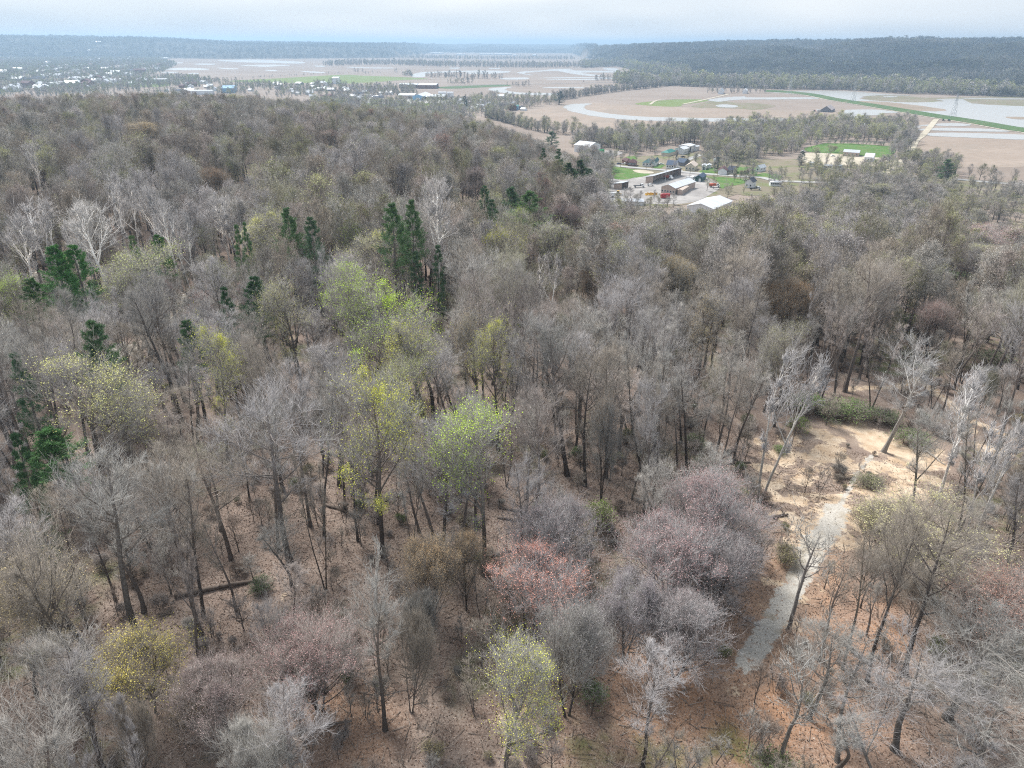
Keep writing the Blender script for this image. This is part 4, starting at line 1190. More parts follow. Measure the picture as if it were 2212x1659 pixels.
# ------------------------------------------------------------------ the other trees of the wood
EDGE_U = np.array([-60, 0, 300, 600, 800, 950, 1050, 1150, 1230, 1290, 1312, 1330, 1420, 1480, 1560, 1640, 1700, 1760, 1850, 1950, 2020, 2080, 2140, 2300])
EDGE_V = np.array([214, 212, 198, 212, 232, 246, 264, 300, 336, 375, 440, 470, 462, 478, 455, 430, 402, 392, 388, 384, 396, 450, 495, 500])
hero_p = np.array([h[0] for h in HEROES]); hero_w = np.array([h[2] for h in HEROES]); hero_h = np.array([h[1] for h in HEROES])
is_pine = np.array([('pine' in h[3] or 'spruce' in h[3] or 'evergreen' in h[3]) and h[1] > 15 for h in HEROES])
hu, hv, hz = project(hero_p + np.column_stack([np.zeros((len(hero_p), 2)), hero_h * np.where(is_pine, 0.86, 0.7)]))
hru = hero_w / 2 * FPX / hz / FS; hrv = hero_h * np.where(is_pine, 0.13, 0.3) * FPX / hz / FS
CLEAR_V = [(1560, 990, 1690, 1010), ]

fills = []
g = np.random.default_rng(23)
def slope_s(x, y):
    th = np.degrees(np.arctan2(x, y)) + 1.2 * fbm(x / 90.0, y / 90.0, 2, 5)
    return smooth(np.interp(th, TH, D0), np.interp(th, TH, D1), np.hypot(x, y))
def grid(r0, r1, sp, keep=1.0):
    xs = np.arange(-r1, r1, sp); ys = np.arange(0, r1, sp * 0.9)
    X, Y = np.meshgrid(xs, ys)
    X = X + (np.arange(len(ys)) % 2)[:, None] * sp / 2
    X = (X + g.uniform(-0.42, 0.42, X.shape) * sp).ravel(); Y = (Y + g.uniform(-0.42, 0.42, Y.shape) * sp).ravel()
    rr, th = np.hypot(X, Y), np.degrees(np.arctan2(X, Y))
    k = (rr >= r0) & (rr < r1) & (np.abs(th) < np.interp(rr, [30, 60, 120], [65, 50, 43])) & (g.random(X.shape) < keep)
    return X[k], Y[k]
segs = [grid(38, 78, 6.4), grid(78, 110, 6.0), grid(110, 200, 5.6), grid(200, 420, 7.2), grid(420, 1000, 8.4)]
X = np.concatenate([s[0] for s in segs]); Y = np.concatenate([s[1] for s in segs])
s_ = slope_s(X, Y)
rr = np.hypot(X, Y)
keep = s_ < 0.985
dT, _ = poly_dist(X, Y, TRACK); dL, _ = poly_dist(X, Y, LANE)
keep &= (dT > 4.2) & (dL > 2.6)
for p, rad in SANDP:
    keep &= np.hypot(X - p[0], Y - p[1]) > rad + 1.6
for p, H, W, _ in HEROES:
    keep &= np.hypot(X - p[0], Y - p[1]) > min(3.5, 0.3 * W + 0.8)
X, Y, s_, rr = X[keep], Y[keep], s_[keep], rr[keep]
Z = height(X, Y)
n = len(X)
Hf = g.normal(22.5, 3.4, n).clip(14, 30)
low = g.random(n)
Hf = np.where((rr < 84) & (low < 0.15), g.uniform(7, 12, n), Hf)            # understorey shows through near the camera
Hf = np.where((rr >= 84) & (low < 0.12), g.uniform(10, 15, n), Hf)
Hf = np.where(s_ > 0.9, np.minimum(Hf, 17), Hf)
Wf = Hf * g.uniform(0.24, 0.46, n) + 0.6
Wf = np.where(Hf < 15, Hf * g.uniform(0.55, 0.85, n), Wf)
# trees at the wood's edge are no taller than its outline allows
u, v, zc = project(np.column_stack([X, Y, Z + Hf]))
lim = np.interp(u, EDGE_U, EDGE_V) + g.normal(0, 6, n)
for _ in range(30):
    u, v, zc = project(np.column_stack([X, Y, Z + Hf]))
    Hf = np.where(v < lim, Hf * 0.93, Hf)
keep = (Hf > 6.5)
# nothing tall straight in front of the trees picked out above, nor between the camera and the clearing and its track
targets = [(hu[k], hv[k], hz[k] - 0.5, 0.62 * hru[k], 0.55 * hrv[k]) for k in range(len(hu))]
for h_ in HEROES:
    if 'sycamore' in h_[3] or 'dead tree' in h_[3] or 'pale leaning' in h_[3] or 'black trunks' in h_[3]:
        for fz in (0.3, 0.5, 0.9):
            tu, tv, tz = (w[0] for w in project(h_[0] + np.array([0, 0, h_[1] * fz])))
            targets.append((tu, tv, tz - 0.5, 0.3 * h_[2] / 2 * FPX / tz / FS + 4, 6))
OPEN = [at(u_, v_) for u_, v_ in [(1560, 1520), (1620, 1560), (1680, 1600), (1560, 1600), (1500, 1640), (1700, 1500), (1640, 1500), (1620, 1630), (1830, 1400), (1900, 1390), (1640, 980), (1700, 960), (1980, 960), (1990, 1010), (1960, 1060), (1900, 1120), (1650, 1060), (1690, 1090), (1580, 1420), (2010, 975), (2005, 1035), (2030, 1000), (1660, 930), (1720, 900), (1900, 900), (1960, 1100)]]
for q in ([p for p, _r in SANDP] + list(TRACK) + list(LANE) + OPEN):
    tu, tv, tz = (w[0] for w in project(q))
    targets.append((tu, tv, tz, 26, 14))
for step in range(4):
    cu, cv, cz = project(np.column_stack([X, Y, Z + Hf * 0.7]))
    ru = Wf / 2 * FPX / cz / FS; rv = Hf * 0.3 * FPX / cz / FS
    hit = np.zeros(n, bool)
    for tu, tv, tz, du, dv in targets:
        hit |= (cz < tz) & (np.abs(cu - tu) < 0.72 * ru + du) & (np.abs(cv - tv) < 0.85 * rv + dv)
    if step < 3:
        f_ = np.where(hit, 0.72, 1.0)
        Hf, Wf = Hf * f_, Wf * f_
    else:
        keep &= ~hit
keep &= Hf > 4.5
keep &= ~((Hf < 13) & (rr < 120) & (g.random(n) < 0.6))
X, Y, Z, Hf, Wf, rr, cu, cv, cz, ru, s_ = (w[keep] for w in (X, Y, Z, Hf, Wf, rr, cu, cv, cz, ru, s_))
n = len(X)

pal = np.array([GREY, LILAC, WARM, COOL, PINKISH, (0.285, 0.27, 0.20), (0.30, 0.283, 0.262), (0.24, 0.218, 0.192)])
mixn = (fbm(X / 45.0, Y / 45.0, 2, 41) + 0.5) * 5 + g.normal(0, 1.3, n)
ti = np.clip(np.abs(mixn), 0, 7).astype(int)
tint = pal[ti] * g.normal(1.0, 0.16, (n, 1)).clip(0.6, 1.22)
leafc = tint * np.array([1.05, 1.0, 0.95])
ol = g.random(n) < np.interp(rr, [80, 200, 420, 900], [0.10, 0.26, 0.28, 0.32])
leafc = np.where(ol[:, None], np.array([0.33, 0.325, 0.17])[None] * g.normal(1.0, 0.22, (n, 1)).clip(0.6, 1.6), leafc)
warm = (~ol) & (g.random(n) < 0.035)
leafc = np.where(warm[:, None], np.array([0.34, 0.23, 0.19])[None] * g.normal(1.0, 0.12, (n, 1)), leafc)

inview = (cu > -40) & (cu < 2252) & (cv > -20) & (cv < 1720)
order = np.argsort(np.where(inview, cz, 1e6))
solo = order[:300]
solo_mask = np.zeros(n, bool); solo_mask[solo] = True
# labels: look, then the nearest tree that can be named
anchor = [(h[0], h[3]) for h in HEROES if h[1] > 7]
au = np.array([project(a_[0] + np.array([0, 0, 8.]))[0][0] for a_ in anchor]); av = np.array([project(a_[0] + np.array([0, 0, 8.]))[1][0] for a_ in anchor])
used_labels = {}
ORD = ['', 'second ', 'third ', 'fourth ', 'fifth ', 'sixth ', 'seventh ', 'eighth ', 'ninth ', 'tenth ', 'eleventh ', 'twelfth ']
SHORT, _seen = {}, {}
for a_ in anchor:
    full = a_[1].split(',')[0].split()
    k_ = min(6, len(full))
    while k_ < min(8, len(full)) and (' '.join(full[:k_]) in _seen or full[k_ - 1] in ('of', 'the', 'with', 'at', 'in', 'by', 'to', 'left', 'right', 'and', 'tall', 'big', 'two', 'beside', 'a')):
        k_ += 1
    while full[k_ - 1] in ('of', 'the', 'with', 'at', 'in', 'by', 'to', 'left', 'right', 'and', 'beside', 'below', 'above', 'behind', 'near', 'between', 'against', 'a'):
        k_ -= 1
    SHORT[a_[1]] = ' '.join(full[:k_])
    _seen[SHORT[a_[1]]] = 1
SHADES = ['grey', 'lilac-grey', 'brown-grey', 'pale grey', 'pinkish-grey', 'olive-grey', 'mid-grey', 'dark-grey']
def fill_label(i):
    gu, gv, _ = project(np.array([X[i], Y[i], Z[i] + 8]))
    du, dv = gu[0] - au, gv[0] - av
    k = int(np.argmin(du * du + 2.2 * dv * dv))
    side = ('left of' if du[k] < 0 else 'right of') if abs(du[k]) > 1.5 * abs(dv[k]) else ('behind' if dv[k] < 0 else 'in front of')
    look = 'tall ' if Hf[i] > 24 else 'small ' if Hf[i] < 13 else 'broad ' if Wf[i] > 0.48 * Hf[i] else 'narrow ' if Wf[i] < 0.36 * Hf[i] else ''
    body = '%sbare %s tree %s the %s' % (look, SHADES[ti[i]], side, SHORT[anchor[k][1]])
    c = used_labels.get(body, 0)
    used_labels[body] = c + 1
    if len((ORD[min(c, 11)] + body).split()) > 16:
        body = body.replace('bare ', '', 1)
    return ORD[min(c, 11)] + body
for i in solo:
    if Hf[i] < 13:
        t = (DOME[1:2] + [NEAR[2], NEAR[7], NEAR[4]])[g.integers(4)]
    else:
        t = NEAR[g.integers(len(NEAR))]
    dk = np.array(DARK) * g.uniform(0.75, 1.7)
    place_tree(t, 'bare_tree', (X[i], Y[i], Z[i]), Hf[i], Wf[i], fill_label(i), 'bare tree', 'bare trees of the near wood', tuple(dk), tuple(tint[i]),
               tilt=(R(g.normal(0, 2.2)), R(g.normal(0, 2.2))))

# the rest of the wood reads as one mass
PROTO = [one_mesh(t, 'wood_tree', False) for t in NEAR] + [one_mesh(t, 'wood_tree') for t in DOME] + [one_mesh(t, 'wood_tree') for t in MID] + [one_mesh(t, 'wood_tree') for t in FAR]
PROTO_H = [t.H for t in NEAR + DOME + MID + FAR]; PROTO_W = [t.W for t in NEAR + DOME + MID + FAR]
nN, nD, nM, nF = len(NEAR), len(DOME), len(MID), len(FAR)
m = ~solo_mask
idx = np.where(rr < 150, g.integers(0, nN, n), np.where(rr < 600, nN + nD + g.integers(0, nM, n), nN + nD + nM + g.integers(0, nF, n)))
idx = np.where((rr < 150) & (Hf < 13) & (g.random(n) < 0.4), nN + g.integers(0, nD, n), idx)
ph, pw = np.array(PROTO_H)[idx], np.array(PROTO_W)[idx]
scl = np.column_stack([Wf / pw, Wf / pw, Hf / ph])
scatter('woodland', PROTO, np.column_stack([X, Y, Z - 0.1])[m], idx[m], g.random(m.sum()) * 6.283, scl[m], tint[m], leafc[m])
print('wood trees', n, 'solo', len(solo))
# ------------------------------------------------------------------ buildings in the valley
M_WHITE = plain('white_metal', (0.74, 0.75, 0.76), 0.5, 0.10, 0.5, stretch=(1, 1, 0.3))
M_PALEROOF = plain('pale_metal_roof', (0.62, 0.64, 0.66), 0.42, 0.24, 0.5, stretch=(0.25, 3.0, 0.25))
M_GREYROOF = plain('grey_metal_roof', (0.48, 0.50, 0.53), 0.45, 0.25, 0.5, stretch=(0.25, 3.0, 0.25))
M_TAN = plain('tan_metal', (0.47, 0.37, 0.31), 0.6, 0.12, 0.4)
M_TANROOF = plain('tan_roof', (0.60, 0.50, 0.42), 0.6, 0.10, 0.4)
M_CREAM = plain('cream_siding', (0.62, 0.57, 0.46), 0.7, 0.12, 0.5)
M_DARKROOF = plain('dark_shingle', (0.05, 0.055, 0.075), 0.85, 0.25, 0.6)
M_SLATE = plain('slate_blue_roof', (0.06, 0.085, 0.13), 0.7, 0.2, 0.5)
M_TEAL = plain('green_metal_roof', (0.035, 0.20, 0.17), 0.5, 0.18, 0.4)
M_DKTEAL = plain('dark_teal_roof', (0.03, 0.10, 0.105), 0.6, 0.2, 0.5)
M_MAROON = plain('maroon_roof', (0.11, 0.055, 0.055), 0.8, 0.2, 0.5)
M_BRICK = plain('brown_brick', (0.20, 0.115, 0.085), 0.85, 0.2, 0.6)
M_GREENWALL = plain('dark_green_metal', (0.045, 0.10, 0.09), 0.6, 0.2, 0.5)
M_BLUEWALL = plain('blue_metal', (0.20, 0.36, 0.52), 0.55, 0.15, 0.3)
M_GREYWOOD = plain('weathered_boards', (0.20, 0.19, 0.20), 0.9, 0.3, 0.5, stretch=(1, 1, 0.2))
M_RUSTROOF = plain('rusty_roof', (0.42, 0.36, 0.34), 0.7, 0.35, 0.3)
M_GLASS = plain('window_glass', (0.035, 0.045, 0.055), 0.12, 0.2, 1.0, spec=0.5)
M_INSIDE_SHADE = plain('painted_interior_shade', (0.06, 0.055, 0.05), 0.9, 0.3, 0.5)  # shade inside open bays and sheds, put into a near-black colour
M_RED = plain('red_paint', (0.42, 0.035, 0.035), 0.45, 0.15, 0.8)
M_YELLOW = plain('yellow_paint', (0.72, 0.42, 0.02), 0.45, 0.15, 0.8)
M_BLACK = plain('black_paint', (0.02, 0.02, 0.022), 0.4, 0.2, 0.8)
M_TYRE = plain('tyre_rubber', (0.018, 0.018, 0.018), 0.9, 0.2, 1.0)
M_VWHITE = plain('white_paint', (0.78, 0.78, 0.77), 0.3, 0.06, 0.8, spec=0.5)
M_VBLUE = plain('dark_blue_paint', (0.03, 0.05, 0.12), 0.3, 0.1, 0.8, spec=0.5)
M_VGREEN = plain('green_paint', (0.05, 0.32, 0.13), 0.45, 0.15, 0.8)
M_VORANGE = plain('orange_paint', (0.62, 0.11, 0.05), 0.45, 0.15, 0.8)
M_WOODPOLE = plain('pole_timber', (0.17, 0.135, 0.105), 0.9, 0.25, 1.0)
M_STEEL = plain('galvanised_steel', (0.42, 0.44, 0.45), 0.45, 0.15, 1.0, metal=0.3)

def corner3(B, A, Cc):
    """near ground corner and the two neighbours -> origin, rotation, width (to A), length (to Cc)."""
    b, a_, c = (valley_at(*q)[:2] for q in (B, A, Cc))
    la, lc = np.linalg.norm(a_ - b), np.linalg.norm(c - b)
    y = (c - b) / lc
    x = -(a_ - b) / la
    # square the corner, trusting the longer side
    if lc >= la:
        x = np.array([y[1], -y[0]]); w = abs(np.dot(a_ - b, x)); l = lc
    else:
        y = np.array([-x[1], x[0]]); w = la; l = abs(np.dot(c - b, y))
    return b, math.atan2(x[1], x[0]), max(w, 3.0), max(l, 3.0)

def zb(s, x0, y0):
    return lambda x, y: F1([(x, y)], x0, y0, s)[0]
q1 = zb(7.373, 1820, 480); q2 = zb(7.373, 1690, 400); q3 = zb(7.373, 1960, 410); q4 = zb(7.373, 2030, 500); q5 = zb(4.916, 1800, 560); q6 = zb(6.32, 2400, 400); q8 = zb(4.916, 1150, 240)
p3 = lambda x, y: F1([(x, y)], 2048, 80)[0]
p1 = lambda x, y: F1([(x, y)], 0, 80)[0]
p2 = lambda x, y: F1([(x, y)], 1024, 80)[0]

def root_at(name, p, rz, z=0.45):
    return obj(name, None, None, (p[0], p[1], VALLEY + z), rz)

def gable_roof(w, l, h, rh, ov, t, ridge):
    """two sloping slabs; the house occupies x in [-w, 0], y in [0, l]."""
    m = MB()
    if ridge == 'y':
        c = -w / 2
        k = rh / (w / 2)
        pl = [(-w - ov, h - ov * k), (c, h + rh), (c, h + rh + t), (-w - ov, h - ov * k + t)]
        pr = [(c, h + rh), (ov, h - ov * k), (ov, h - ov * k + t), (c, h + rh + t)]
        m.prism(pl, -ov, l + ov); m.prism(pr, -ov, l + ov)
    else:
        c = l / 2
        k = rh / (l / 2)
        for poly in ([(-ov, h - ov * k), (c, h + rh), (c, h + rh + t), (-ov, h - ov * k + t)], [(c, h + rh), (l + ov, h - ov * k), (l + ov, h - ov * k + t), (c, h + rh + t)]):
            n = len(poly)
            V = [(-w - ov, y, z) for y, z in poly] + [(ov, y, z) for y, z in poly]
            F = [tuple(range(n - 1, -1, -1)), tuple(range(n, 2 * n))] + [(i, (i + 1) % n, (i + 1) % n + n, i + n) for i in range(n)]
            m.add(V, F)
    return m

def gable_walls(w, l, h, rh, ridge):
    m = MB()
    if ridge == 'y':
        m.prism([(-w, -0.9), (0, -0.9), (0, h), (-w / 2, h + rh - 0.02), (-w, h)], 0, l)
    else:
        V = []
        pf = [(0, -0.9), (l, -0.9), (l, h), (l / 2, h + rh - 0.02), (0, h)]
        n = 5
        V = [(-w, y, z) for y, z in pf] + [(0, y, z) for y, z in pf]
        m.add(V, [tuple(range(n - 1, -1, -1)), tuple(range(n, 2 * n))] + [(i, (i + 1) % n, (i + 1) % n + n, i + n) for i in range(n)])
    return m

def hip_roof(w, l, h, rh, ov, t):
    m = MB()
    x0, x1, y0, y1 = -w - ov, ov, -ov, l + ov
    s = min(w, l) / 2 + ov
    if l >= w:
        a, b = ((x0 + x1) / 2, y0 + s, h + rh), ((x0 + x1) / 2, y1 - s, h + rh)
        V = [(x0, y0, h), (x1, y0, h), (x1, y1, h), (x0, y1, h), a, b]
        F = [(0, 1, 4), (1, 2, 5, 4), (2, 3, 5), (3, 0, 4, 5), (3, 2, 1, 0)]
    else:
        a, b = (x0 + s, (y0 + y1) / 2, h + rh), (x1 - s, (y0 + y1) / 2, h + rh)
        V = [(x0, y0, h), (x1, y0, h), (x1, y1, h), (x0, y1, h), a, b]
        F = [(0, 1, 5, 4), (1, 2, 5), (2, 3, 4, 5), (3, 0, 4), (3, 2, 1, 0)]
    return m.add(V, F)

def windows(e, w, l, h, side_n, front_n, m=None, z=1.0, hh=1.2, ww=1.1, frame=M_WHITE):
    """window panes with frames, set proud of the near walls (y = 0 front, x = 0 right side)."""
    def one(x0, x1, y0, y1, fx, fy):
        f = MB().box(x0 - 0.12 * fx - 0.03 * fy, x1 + 0.12 * fx + 0.05 * fy, y0 - 0.12 * fy - 0.05 * fx, y1 + 0.12 * fy + 0.03 * fx, z - 0.12, z + hh + 0.12).build('window', frame, e)
        MB().box(x0 + 0.07 * fy, x1 + 0.08 * fy, y0 - 0.08 * fx, y1 - 0.06 * fx if fx else y1, z, z + hh).build('pane', m or M_GLASS, f)
    for i in range(front_n):
        c = -w * (i + 0.5) / front_n
        one(c - ww / 2, c + ww / 2, 0, 0, 1, 0)
    for i in range(side_n):
        c = l * (i + 0.5) / side_n
        one(0, 0, c - ww / 2, c + ww / 2, 0, 1)

def house(name, B, A, Cc, h, rh, wall_m, roof_m, label, cat='house', ridge='y', ov=0.4, side_n=0, front_n=0, hip=False, door=None, group=None, min_w=None):
    b, rz, w, l = corner3(B, A, Cc)
    e = root_at(name, b, rz)
    if hip:
        MB().box(-w, 0, 0, l, -0.9, h - 0.05).build('wall', wall_m, e)
        hip_roof(w, l, h, rh, ov, 0.2).build('roof', roof_m, e)
    else:
        gable_walls(w, l, h, rh, ridge).build('wall', wall_m, e)
        gable_roof(w, l, h + 0.02, rh, ov, 0.15, ridge).build('roof', roof_m, e)
    windows(e, w, l, h, side_n, front_n)
    if door:
        side, f, dw, dh, dm = door  # slabs in the interior colour paint the shade of an open doorway
        if side == 'front':
            MB().box(-w * f - dw / 2, -w * f + dw / 2, -0.09, 0.02, -0.5, dh).build('door', dm, e)
        else:
            MB().box(-0.02, 0.09, l * f - dw / 2, l * f + dw / 2, -0.5, dh).build('door', dm, e)
    tag(e, label, cat, group)
    return e, w, l

def open_shed(B, A, Cc, h0, h1, bays, label):
    """mono-pitch shed, its long right side open on posts."""
    b, rz, w, l = corner3(B, A, Cc)
    e = root_at('open_shed', b, rz)
    m = MB()
    m.prism([(-w, -0.9), (0, -0.9), (0, h1), (-w, h0)], 0, 0.2)
    m.prism([(-w, -0.9), (0, -0.9), (0, h1), (-w, h0)], l - 0.2, l)
    m.box(-w, -w + 0.2, 0.2, l - 0.2, -0.9, h0)
    m.build('wall', M_TAN, e)
    k = (h1 - h0) / w
    MB().prism([(-w - 0.5, h0 - 0.5 * k), (0.8, h1 + 0.8 * k), (0.8, h1 + 0.8 * k + 0.18), (-w - 0.5, h0 - 0.5 * k + 0.18)], -0.5, l + 0.5).build('roof', M_GREYROOF, e)
    MB().box(-w + 0.2, -0.2, 0.2, l - 0.2, -0.6, -0.45).build('floor', M_INSIDE_SHADE, e)
    for i in range(bays + 1):
        y = 0.3 + (l - 0.6) * i / bays
        MB().box(-0.2, 0.05, y - 0.15, y + 0.15, -0.9, h1 - 0.03).build('post', M_WOODPOLE, e)
    tag(e, label, 'shed')
    return e, w, l

open_shed(q1(1015, 530), q1(757, 540), q1(1640, 340), 4.2, 5.6, 8, 'long open-fronted tan shed with grey sloping roof by the yard')
open_shed(q1(325, 665), q1(115, 655), q1(475, 620), 3.6, 4.6, 3, 'small open tan shed with pale roof left of the yard')
tb, w, l = house('workshop_building', q1(1500, 775), q1(1108, 765), q1(1950, 620), 4.3, 2.1, M_TAN, M_PALEROOF, 'tan workshop with white ridged roof in the works yard', 'workshop', front_n=5, side_n=0)
house('workshop_annex', q1(1650, 785), q1(1590, 762), q1(1795, 695), 3.2, 0.6, M_TAN, M_TANROOF, 'tan lean-to with peach roof beside the white-roofed workshop', 'annex', side_n=2)
house('utility_shed', q1(2100, 490), q1(1925, 490), q1(2195, 425), 3.0, 1.6, M_GREENWALL, M_SLATE, 'dark green shed with slate-blue roof behind the workshop', 'shed', door=('front', 0.3, 1.6, 2.1, M_WHITE))
bb, w, l = house('pole_barn', q5(1660, 452), q5(1238, 412), q5(1935, 325), 4.6, 2.4, M_WHITE, M_PALEROOF, 'big white metal barn half hidden by bare trees below the yard', 'barn')
house('metal_barn', q2(580, 445), q2(240, 405), q2(758, 398), 6.2, 3.0, M_WHITE, M_PALEROOF, 'tall white metal barn at the edge of the far wood', 'barn', ridge='x', door=('side', 0.45, 3.6, 4.2, M_INSIDE_SHADE))
house('white_shop', q3(660, 402), q3(450, 392), q3(780, 368), 4.6, 1.8, M_WHITE, M_PALEROOF, 'white gabled shop with bay doors at the end of the side street', 'shop', side_n=4)
house('bay_shed', q3(785, 352), q3(560, 330), q3(912, 312), 5.4, 1.0, M_WHITE, M_PALEROOF, 'white shed with dark open bays behind the gabled shop', 'shed', side_n=0, door=('side', 0.2, 3.0, 4.2, M_INSIDE_SHADE))
house('small_white_shed', q3(925, 318), q3(912, 300), q3(1015, 300), 3.6, 0.8, M_WHITE, M_PALEROOF, 'low white shed at the far end of the bay shed', 'shed')
house('green_roof_house', q3(330, 440), q3(145, 432), q3(500, 390), 2.8, 2.2, M_CREAM, M_TEAL, 'house with bright green roof near the white shop', 'house', hip=True, ridge='x')
house('brown_house', q2(1400, 705), q2(1290, 660), q2(1470, 680), 2.8, 2.2, M_BRICK, M_MAROON, 'dark house with maroon roof by the village street', 'house', hip=True)
house('brick_house', q2(1590, 735), q2(1420, 725), q2(1625, 700), 2.8, 2.6, M_BRICK, M_MAROON, 'brown brick house right of the maroon-roofed one', 'house', hip=True, front_n=5)
house('teal_house', q2(1955, 745), q2(1735, 738), q2(2010, 705), 2.9, 3.0, M_WHITE, M_DKTEAL, 'white house with dark teal hipped roof on the street', 'house', hip=True, front_n=3, side_n=2)
house('white_cottage', q2(2040, 735), q2(1990, 728), q2(2105, 670), 3.2, 2.0, M_WHITE, M_DKTEAL, 'white gabled cottage behind the teal-roofed house', 'house', side_n=2)
house('blue_roof_house', q1(1530, 205), q1(1312, 195), q1(1580, 150), 2.9, 2.8, M_WHITE, M_SLATE, 'white house with navy roof behind the long shed', 'house', ridge='x', front_n=4)
house('slate_house', q1(1700, 145), q1(1560, 120), q1(1835, 110), 2.9, 2.6, M_GREYWOOD, M_SLATE, 'grey house with slate roof behind the navy-roofed one', 'house', ridge='x')
house('cream_house', q1(1940, 250), q1(1725, 240), q1(2010, 190), 3.4, 2.6, M_CREAM, M_TANROOF, 'cream house with tan roof at the street corner', 'house', side_n=2, front_n=3)
house('garden_shed', q3(1165, 740), q3(1065, 735), q3(1175, 700), 3.0, 0.7, M_WHITE, M_PALEROOF, 'small white shed on the lawn beside the street', 'shed', door=('front', 0.5, 1.2, 2.0, M_GLASS))
house('garden_shed', q3(1268, 708), q3(1188, 703), q3(1275, 680), 2.4, 0.6, M_WHITE, M_PALEROOF, 'lower white shed right of the small lawn shed', 'shed')
house('garage_house', q3(1615, 855), q3(1425, 845), q3(1640, 800), 3.2, 2.0, M_WHITE, M_MAROON, 'white gable garage facing the street', 'garage', door=('front', 0.5, 4.6, 2.4, M_VWHITE))
house('dark_roof_house', q3(1760, 835), q3(1625, 820), q3(1850, 770), 2.8, 2.2, M_CREAM, M_DARKROOF, 'low house with black roof beside the white garage', 'house', ridge='x', front_n=3)
house('raised_house', q4(1665, 485), q4(1462, 490), q4(1745, 440), 4.2, 2.4, M_WHITE, M_DARKROOF, 'pale blue-white house with black roof right of the big barn', 'house', front_n=2, side_n=1)
house('roadside_house', q4(1830, 125), q4(1720, 118), q4(1965, 90), 3.0, 2.0, M_WHITE, M_PALEROOF, 'white roadside house with pale roof at the right', 'house', front_n=1, side_n=2)
house('mobile_home', q4(2300, 440), q4(2070, 435), q4(2330, 415), 2.6, 0.5, M_WHITE, M_PALEROOF, 'long white mobile home right of the pale blue house', 'mobile home', ridge='x', front_n=5)
house('long_barn', q6(1105, 450), q6(800, 440), q6(1130, 410), 3.4, 1.6, M_TAN, M_GREYROOF, 'long grey-roofed barn on the bright lawn at right', 'barn', ridge='x', front_n=4)
house('white_farmhouse', q6(1370, 545), q6(1218, 520), q6(1412, 490), 3.6, 2.4, M_WHITE, M_PALEROOF, 'white farmhouse below the bright lawn at right', 'house', ridge='x', front_n=3)
for k, (x, y, x2, y2, lab) in enumerate([(310, 640, 165, 635, 'grey mobile home nearest the street end'), (590, 690, 440, 680, 'grey mobile home right of the nearest one'), (780, 690, 650, 680, 'grey mobile home in the trees at right'), (2180, 900, 2080, 890, 'peach mobile home among the right trees')]):
    house('mobile_home', q6(x, y), q6(x2, y2), q6(x + 18, y - 25), 2.6, 0.5, M_WHITE if k < 3 else M_TANROOF, M_GREYROOF if k < 3 else M_TANROOF, lab, 'mobile home', ridge='x', front_n=4)
house('glass_shed', q5(640, 285), q5(165, 280), q5(660, 245), 2.4, 1.0, M_WHITE, M_GREYROOF, 'long pale low shed at the lower edge of the yard', 'shed', ridge='x')
house('small_barn', q5(300, 425), q5(140, 415), q5(330, 360), 3.0, 1.4, M_WHITE, M_PALEROOF, 'pale shed hidden in the trees below the yard', 'shed', ridge='x')
# the works and houses before the fields
house('blue_works', q8(590, 305), q8(470, 290), q8(700, 262), 7.0, 3.4, M_BLUEWALL, M_PALEROOF, 'blue-walled works hall with pale roof before the fields', 'works hall', door=('front', 0.5, 7, 4, M_WHITE))
house('works_wing', q8(900, 300), q8(610, 308), q8(940, 265), 5.5, 2.5, M_BRICK, M_PALEROOF, 'long pale-roofed wing right of the blue works hall', 'works hall', ridge='x', front_n=6)
house('tan_works', q8(460, 280), q8(225, 275), q8(500, 245), 6.0, 1.5, M_TAN, M_PALEROOF, 'tan shed left of the blue works hall', 'works hall', ridge='x', door=('front', 0.3, 6, 4, M_INSIDE_SHADE))
house('brick_school', q8(780, 130), q8(512, 122), q8(815, 100), 7.5, 1.2, M_BRICK, M_PALEROOF, 'long low brick building with white roof at the field edge', 'hall', ridge='x')
house('brick_school', q8(495, 122), q8(245, 110), q8(520, 95), 7.0, 1.2, M_BRICK, M_PALEROOF, 'pale-roofed hall left of the long brick building', 'hall', ridge='x')
house('trailer_store', q8(925, 252), q8(815, 248), q8(935, 238), 8, 0.8, M_WHITE, M_GREYROOF, 'grey box store behind the works, left one', 'store', ridge='x')
house('trailer_store', q8(1030, 254), q8(945, 252), q8(1038, 240), 8, 0.8, M_WHITE, M_GREYROOF, 'grey box store behind the works, right one', 'store', ridge='x')
house('greenhouse', q8(1825, 282), q8(1685, 275), q8(1832, 262), 5.0, 2.0, M_WHITE, M_WHITE, 'white greenhouse in trees before the flooded field', 'greenhouse', ridge='x')
house('teal_shed', q8(1992, 440), q8(1930, 436), q8(1998, 425), 5.0, 1.4, M_BLUEWALL, M_TEAL, 'turquoise shed at the edge of the big dry field', 'shed', ridge='x')
house('field_barn', p3(960, 556), p3(893, 553), p3(985, 545), 3.2, 5.5, M_GREYWOOD, M_RUSTROOF, 'grey weathered barn alone in the flooded field', 'barn')
house('field_house', p3(262, 438), p3(228, 436), p3(268, 430), 5.0, 6.0, M_WHITE, M_GREYROOF, 'small grey-roofed farm barn by the river trees', 'barn')
house('field_house', p3(415, 434), p3(388, 432), p3(420, 428), 5.0, 4.0, M_WHITE, M_WHITE, 'white farmhouse by the river trees', 'house')
house('town_hall_block', p1(2195, 372), p1(2155, 370), p1(2205, 362), 14, 0.6, M_WHITE, M_PALEROOF, 'tall white block at the edge of the far town', 'block', ridge='x')
house('blue_roof_hall', p1(1520, 430), p1(1445, 425), p1(1535, 412), 9, 3, M_BLUEWALL, M_BLUEWALL, 'bright blue-roofed hall behind the far left wood', 'hall', ridge='x')

